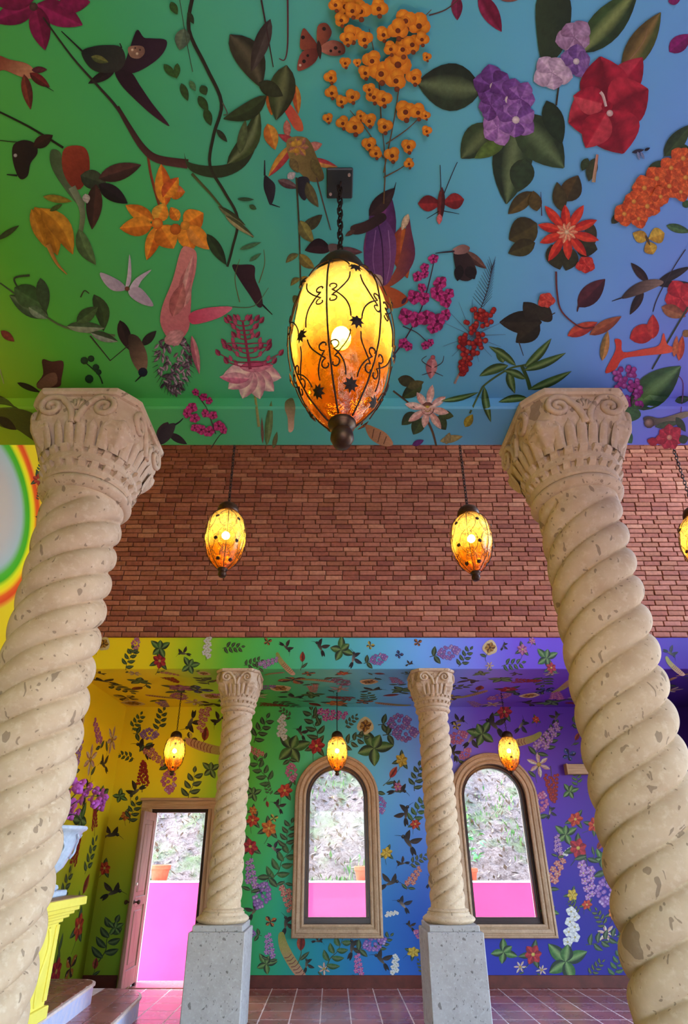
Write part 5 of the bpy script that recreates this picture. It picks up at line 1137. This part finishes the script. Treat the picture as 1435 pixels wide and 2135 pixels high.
# ---- rear wall (picture positions), beam face, rear ceiling, left wall
WB = [('lilac', 352, 1622, 26, PI, 1), ('bird', 298, 1560, 26, .3, 0), ('orchids', 320, 1575, 22, 2.6, 2), ('lilac', 306, 1530, 20, 1.6, 0), ('bird', 398, 1507, 26, 2.6, 1), ('bud', 427, 1536, 22, .1, 0), ('stripe', 438, 1560, 36, 1.4, 0), ('bird', 455, 1502, 20, -1.2, 0), ('sprig', 400, 1640, 30, .3, 0), ('sprig', 335, 1500, 20, .2, 0), ('berry', 300, 1615, 26, .1, 0), ('orchids', 425, 1495, 24, 3.1, 2),
      ('leaves', 440, 1605, 18, .2, 0), ('bird', 282, 1650, 24, -1.2, 1), ('sprig', 278, 1690, 22, .4, 0), ('leaves', 250, 1660, 14, 1, 0), ('bird', 232, 1740, 26, .4, 0), ('flower', 218, 1810, 18, .6, 2), ('bird', 236, 1860, 28, .2, 0), ('sprig', 225, 1960, 40, .3, 0), ('flower', 262, 1700, 14, 0, 1), ('leaves', 240, 1935, 16, 0, 0),
      ('white', 588, 1520, 22, .0, 0), ('orchids', 690, 1490, 26, 1.3, 0), ('flower', 660, 1555, 22, .2, 0), ('sprig', 655, 1510, 30, -.3, 0), ('rose', 762, 1513, 22, 0, 0), ('lilac', 825, 1505, 26, 1.4, 0), ('lilac', 838, 1530, 28, 1.5, 0), ('leaves', 608, 1560, 32, .2, 2), ('lilac', 607, 1605, 20, 3.0, 1), ('bird', 627, 1527, 18, .4, 1), ('sprig', 545, 1520, 26, .6, 0), ('sprig', 548, 1610, 28, -.6, 2), ('leaves', 780, 1560, 34, .6, 2), ('sprig', 735, 1545, 26, 1.2, 0),
      ('bud', 818, 1615, 20, .6, 1), ('flower', 838, 1585, 18, .4, 4), ('bird', 832, 1648, 24, .5, 0), ('flower', 830, 1640, 12, .6, 3), ('bird', 846, 1695, 26, -.9, 0), ('bird', 852, 1755, 30, .4, 0), ('flower', 806, 1778, 16, .0, 4), ('bird', 838, 1800, 16, -.8, 0), ('bird', 815, 1840, 26, .2, 0), ('bird', 840, 1885, 22, .3, 2), ('flower', 866, 1718, 14, .2, 2), ('orchids', 862, 1830, 20, .3, 2), ('white', 815, 1905, 12, 1.4, 0), ('lilac', 792, 1672, 20, 2.9, 0), ('sprig', 870, 1620, 24, .3, 0), ('sprig', 872, 1690, 24, .5, 2),
      ('flower', 527, 1710, 18, .1, 2), ('flower', 561, 1727, 22, .3, 1), ('butterfly', 571, 1706, 10, .3, 2), ('flower', 522, 1765, 22, .0, 0), ('bird', 573, 1770, 18, 1.3, 2), ('sprig', 600, 1740, 26, .2, 0), ('orchids', 524, 1825, 26, .2, 1), ('lilac', 550, 1860, 30, 3.5, 0), ('butterfly', 543, 1857, 10, .4, 1), ('sprig', 588, 1800, 36, .5, 2), ('bird', 530, 1898, 22, -.4, 1), ('butterfly', 564, 1922, 14, .2, 0), ('orchids', 598, 1870, 24, 3.2, 2), ('bud', 600, 1640, 20, 3.5, 1), ('flower', 594, 1648, 20, .3, 2), ('bird', 580, 1680, 18, .4, 0), ('leaves', 528, 1655, 16, .3, 0), ('flower', 528, 1690, 12, .5, 1), ('bud', 557, 1674, 10, 3, 0), ('bird', 597, 1925, 24, 1.1, 0),
      ('orchids', 562, 1975, 22, .2, 1), ('stripe', 604, 1995, 40, -.1, 0), ('bud', 628, 1972, 26, .1, 0), ('bird', 640, 2010, 18, 1.1, 1), ('sprig', 700, 1985, 34, .6, 2), ('bird', 735, 1975, 26, 1.1, 0), ('lilac', 775, 1970, 26, 1.2, 0), ('bird', 795, 2000, 26, .3, 0), ('orchids', 748, 2015, 20, .2, 0), ('white', 824, 2014, 18, .1, 0), ('leaves', 555, 2010, 20, .5, 2), ('lily', 676, 2020, 14, .3, 0), ('flower', 862, 1985, 16, 1, 4), ('bird', 855, 1930, 14, .2, 0), ('bird', 664, 1962, 14, .6, 0), ('sprig', 800, 1965, 20, .7, 0),
      ('bird', 958, 1503, 18, .4, 2), ('butterfly', 952, 1514, 10, .3, 2), ('lilac', 950, 1540, 22, 1.2, 1), ('bird', 984, 1540, 24, 1.6, 2), ('leaves', 1006, 1530, 26, -.3, 2), ('bird', 1030, 1510, 30, .2, 0), ('flower', 1052, 1484, 20, .3, 0), ('bird', 1088, 1512, 20, 1.6, 2), ('stripe', 1092, 1545, 30, .9, 0), ('orchids', 1140, 1540, 30, .4, 1), ('sprig', 1150, 1535, 26, .5, 0), ('lily', 1124, 1594, 26, .2, 0), ('berry', 1150, 1640, 30, 3.1, 0), ('flower', 1118, 1500, 10, 0, 2), ('bird', 1160, 1495, 16, -.4, 1), ('leaves', 1188, 1650, 16, .2, 0), ('lilac', 1128, 1680, 24, .2, 1), ('bird', 1148, 1692, 16, 1.2, 2), ('flower', 1200, 1708, 20, .2, 2), ('flower', 1240, 1720, 20, 1, 2), ('sprig', 1210, 1500, 20, 1, 0), ('flower', 1210, 1480, 12, 1, 1), ('lilac', 968, 1575, 16, .8, 1), ('bird', 946, 1568, 20, .6, 0),
      ('leaves', 1180, 1740, 22, .2, 2), ('flower', 1206, 1768, 26, .4, 0), ('orchids', 1164, 1764, 18, .2, 1), ('white', 1184, 1776, 12, .8, 0), ('orchids', 1225, 1830, 34, 3.3, 1), ('orchids', 1156, 1820, 30, .2, 2), ('lilac', 1262, 1850, 32, 3.2, 0), ('flower', 1194, 1866, 16, .6, 4), ('flower', 1224, 1886, 14, .3, 2), ('white', 1193, 1938, 34, .05, 0), ('leaves', 1180, 2005, 40, .3, 2), ('flower', 1112, 1990, 26, .6, 0), ('lily', 1085, 2016, 14, .2, 0), ('leaves', 1050, 1985, 24, .8, 0), ('lily', 1265, 1945, 20, .4, 0), ('sprig', 1258, 1960, 30, 1.2, 0), ('leaves', 1145, 1900, 18, 1., 2), ('sprig', 1288, 2010, 24, .3, 2), ('leaves', 1255, 1790, 18, .6, 0), ('flower', 1280, 1905, 16, .4, 1), ('lily', 1130, 2022, 12, 1., 0), ('bird', 1240, 1660, 18, .4, 2), ('flower', 1262, 1650, 16, .4, 0), ('orchids', 1290, 1740, 22, .5, 0)]
for k, (kd, x, y, s_, r, v_) in enumerate(WB): put(kd, x, y, s_ * 1.3, r, map_back, wall_back, v_, 1 if k % 2 else -1)
random.seed(33); fill = []
for k in range(900):
    x = random.uniform(-2.9, 3.6); z = random.uniform(.2, 3.3)
    if -2.75 < x < -1.4 and z < 2.25: continue
    if any(abs(x - w_['xc']) < .68 and .4 < z < 2.85 for w_ in (W1, W2)): continue
    if any(math.hypot(x - a, z - b) < .25 for a, b in fill): continue
    px = CX + F * x / (WY * cs + (z - H) * sn); py = CY - F * (-WY * sn + (z - H) * cs) / (WY * cs + (z - H) * sn)
    if any(math.hypot(px - q[1], py - q[2]) < q[3] * 1.0 + 8 for q in WB): continue
    fill.append((x, z)); kd = random.choice(['bird', 'sprig', 'sprig', 'leaves', 'bird', 'orchids', 'butterfly', 'bud', 'lilac'])
    put(kd, px, py, random.uniform(15, 24), random.uniform(-1.5, 1.5), map_back, wall_back, k, random.choice((-1, 1)))
BM = [('rose', 216, 1342, 22, .5, 0), ('lilac', 282, 1346, 18, .2, 1), ('sprig', 270, 1372, 26, .4, 0), ('flower', 333, 1378, 24, .3, 0), ('leaves', 334, 1352, 24, .2, 2), ('bird', 382, 1362, 20, -.5, 1), ('white', 432, 1352, 24, .1, 0), ('leaves', 395, 1388, 22, .3, 2), ('sprig', 486, 1350, 22, 1.6, 0), ('orchids', 558, 1382, 22, .9, 1), ('butterfly', 558, 1338, 12, .3, 0), ('sprig', 528, 1382, 20, 1.2, 0), ('bird', 598, 1350, 22, 1.3, 0), ('stripe', 592, 1385, 26, -.3, 0), ('bud', 631, 1374, 20, .1, 0), ('bird', 668, 1348, 26, .5, 0), ('leaves', 712, 1355, 28, 1.1, 2), ('bird', 738, 1372, 26, 1.2, 2), ('lilac', 785, 1376, 24, 1.3, 0), ('butterfly', 772, 1346, 12, .6, 2), ('butterfly', 871, 1340, 12, .2, 0), ('butterfly', 832, 1365, 12, .6, 1), ('lilac', 930, 1362, 30, 1.35, 0), ('sprig', 970, 1370, 24, .5, 0), ('rose', 1022, 1350, 24, .2, 0), ('bird', 1051, 1346, 14, 1.4, 0), ('lily', 1021, 1388, 12, .2, 0), ('flower', 1090, 1354, 18, .2, 3), ('sprig', 1070, 1385, 24, 1.5, 0), ('flower', 1110, 1336, 12, .3, 3), ('leaves', 1140, 1372, 26, .3, 2), ('flower', 1150, 1392, 18, .2, 0), ('bird', 1400, 1362, 22, 1.1, 0), ('stripe', 1405, 1390, 24, -.4, 0), ('bird', 855, 1384, 12, .3, 0)]
for k, (kd, x, y, s_, r, v_) in enumerate(BM): put(kd, x, y, s_ * 1.05, r, map_beam, trim_2, v_, 1 if k % 2 else -1)
random.seed(21)
kinds = ['bird', 'flower', 'orchids', 'sprig', 'lilac', 'leaves', 'butterfly', 'lily', 'bud', 'rose', 'berry', 'stripe']
k = 0
for ix in range(21):
    for iy in range(4):
        x = XL + .25 + ix * .36 + random.uniform(-.1, .1); y = BB + .2 + iy * .37 + random.uniform(-.08, .08)
        if x > 4.5: continue
        put(kinds[(ix * 5 + iy * 3) % 12], x, -y, random.uniform(.18, .26), random.uniform(0, 6.28), map_rear, ceiling_rear, ix + iy, random.choice((-1, 1)))
for ix in range(18): put(kinds[(ix * 7) % 12], XL + .3 + ix * .4, -(BF + .155), .12, random.uniform(0, 6), map_soff, trim_2, ix)
for iy in range(7):
    for iz in range(9):
        y = 4.4 + iy * .45 + random.uniform(-.1, .1); z = .35 + iz * .36 + random.uniform(-.08, .08)
        if z > 3.15 or y > 7.3 or y > 7.1 and iz < 1: continue
        put(kinds[(iy * 5 + iz * 7) % 12], -y, -z, random.uniform(.18, .25), random.uniform(-.8, .8), map_left, wall_left, iy + iz, random.choice((-1, 1)))
put('flower', 80, 1000, 20, .2, map_leftpx, wall_left, 2); put('sprig', 84, 975, 14, .3, map_leftpx, wall_left, 0); put('bird', 70, 1262, 22, 1.3, map_leftpx, wall_left, 0); put('bird', 78, 1080, 10, .4, map_leftpx, wall_left, 0); put('sprig', 82, 1032, 12, .1, map_leftpx, wall_left, 1)
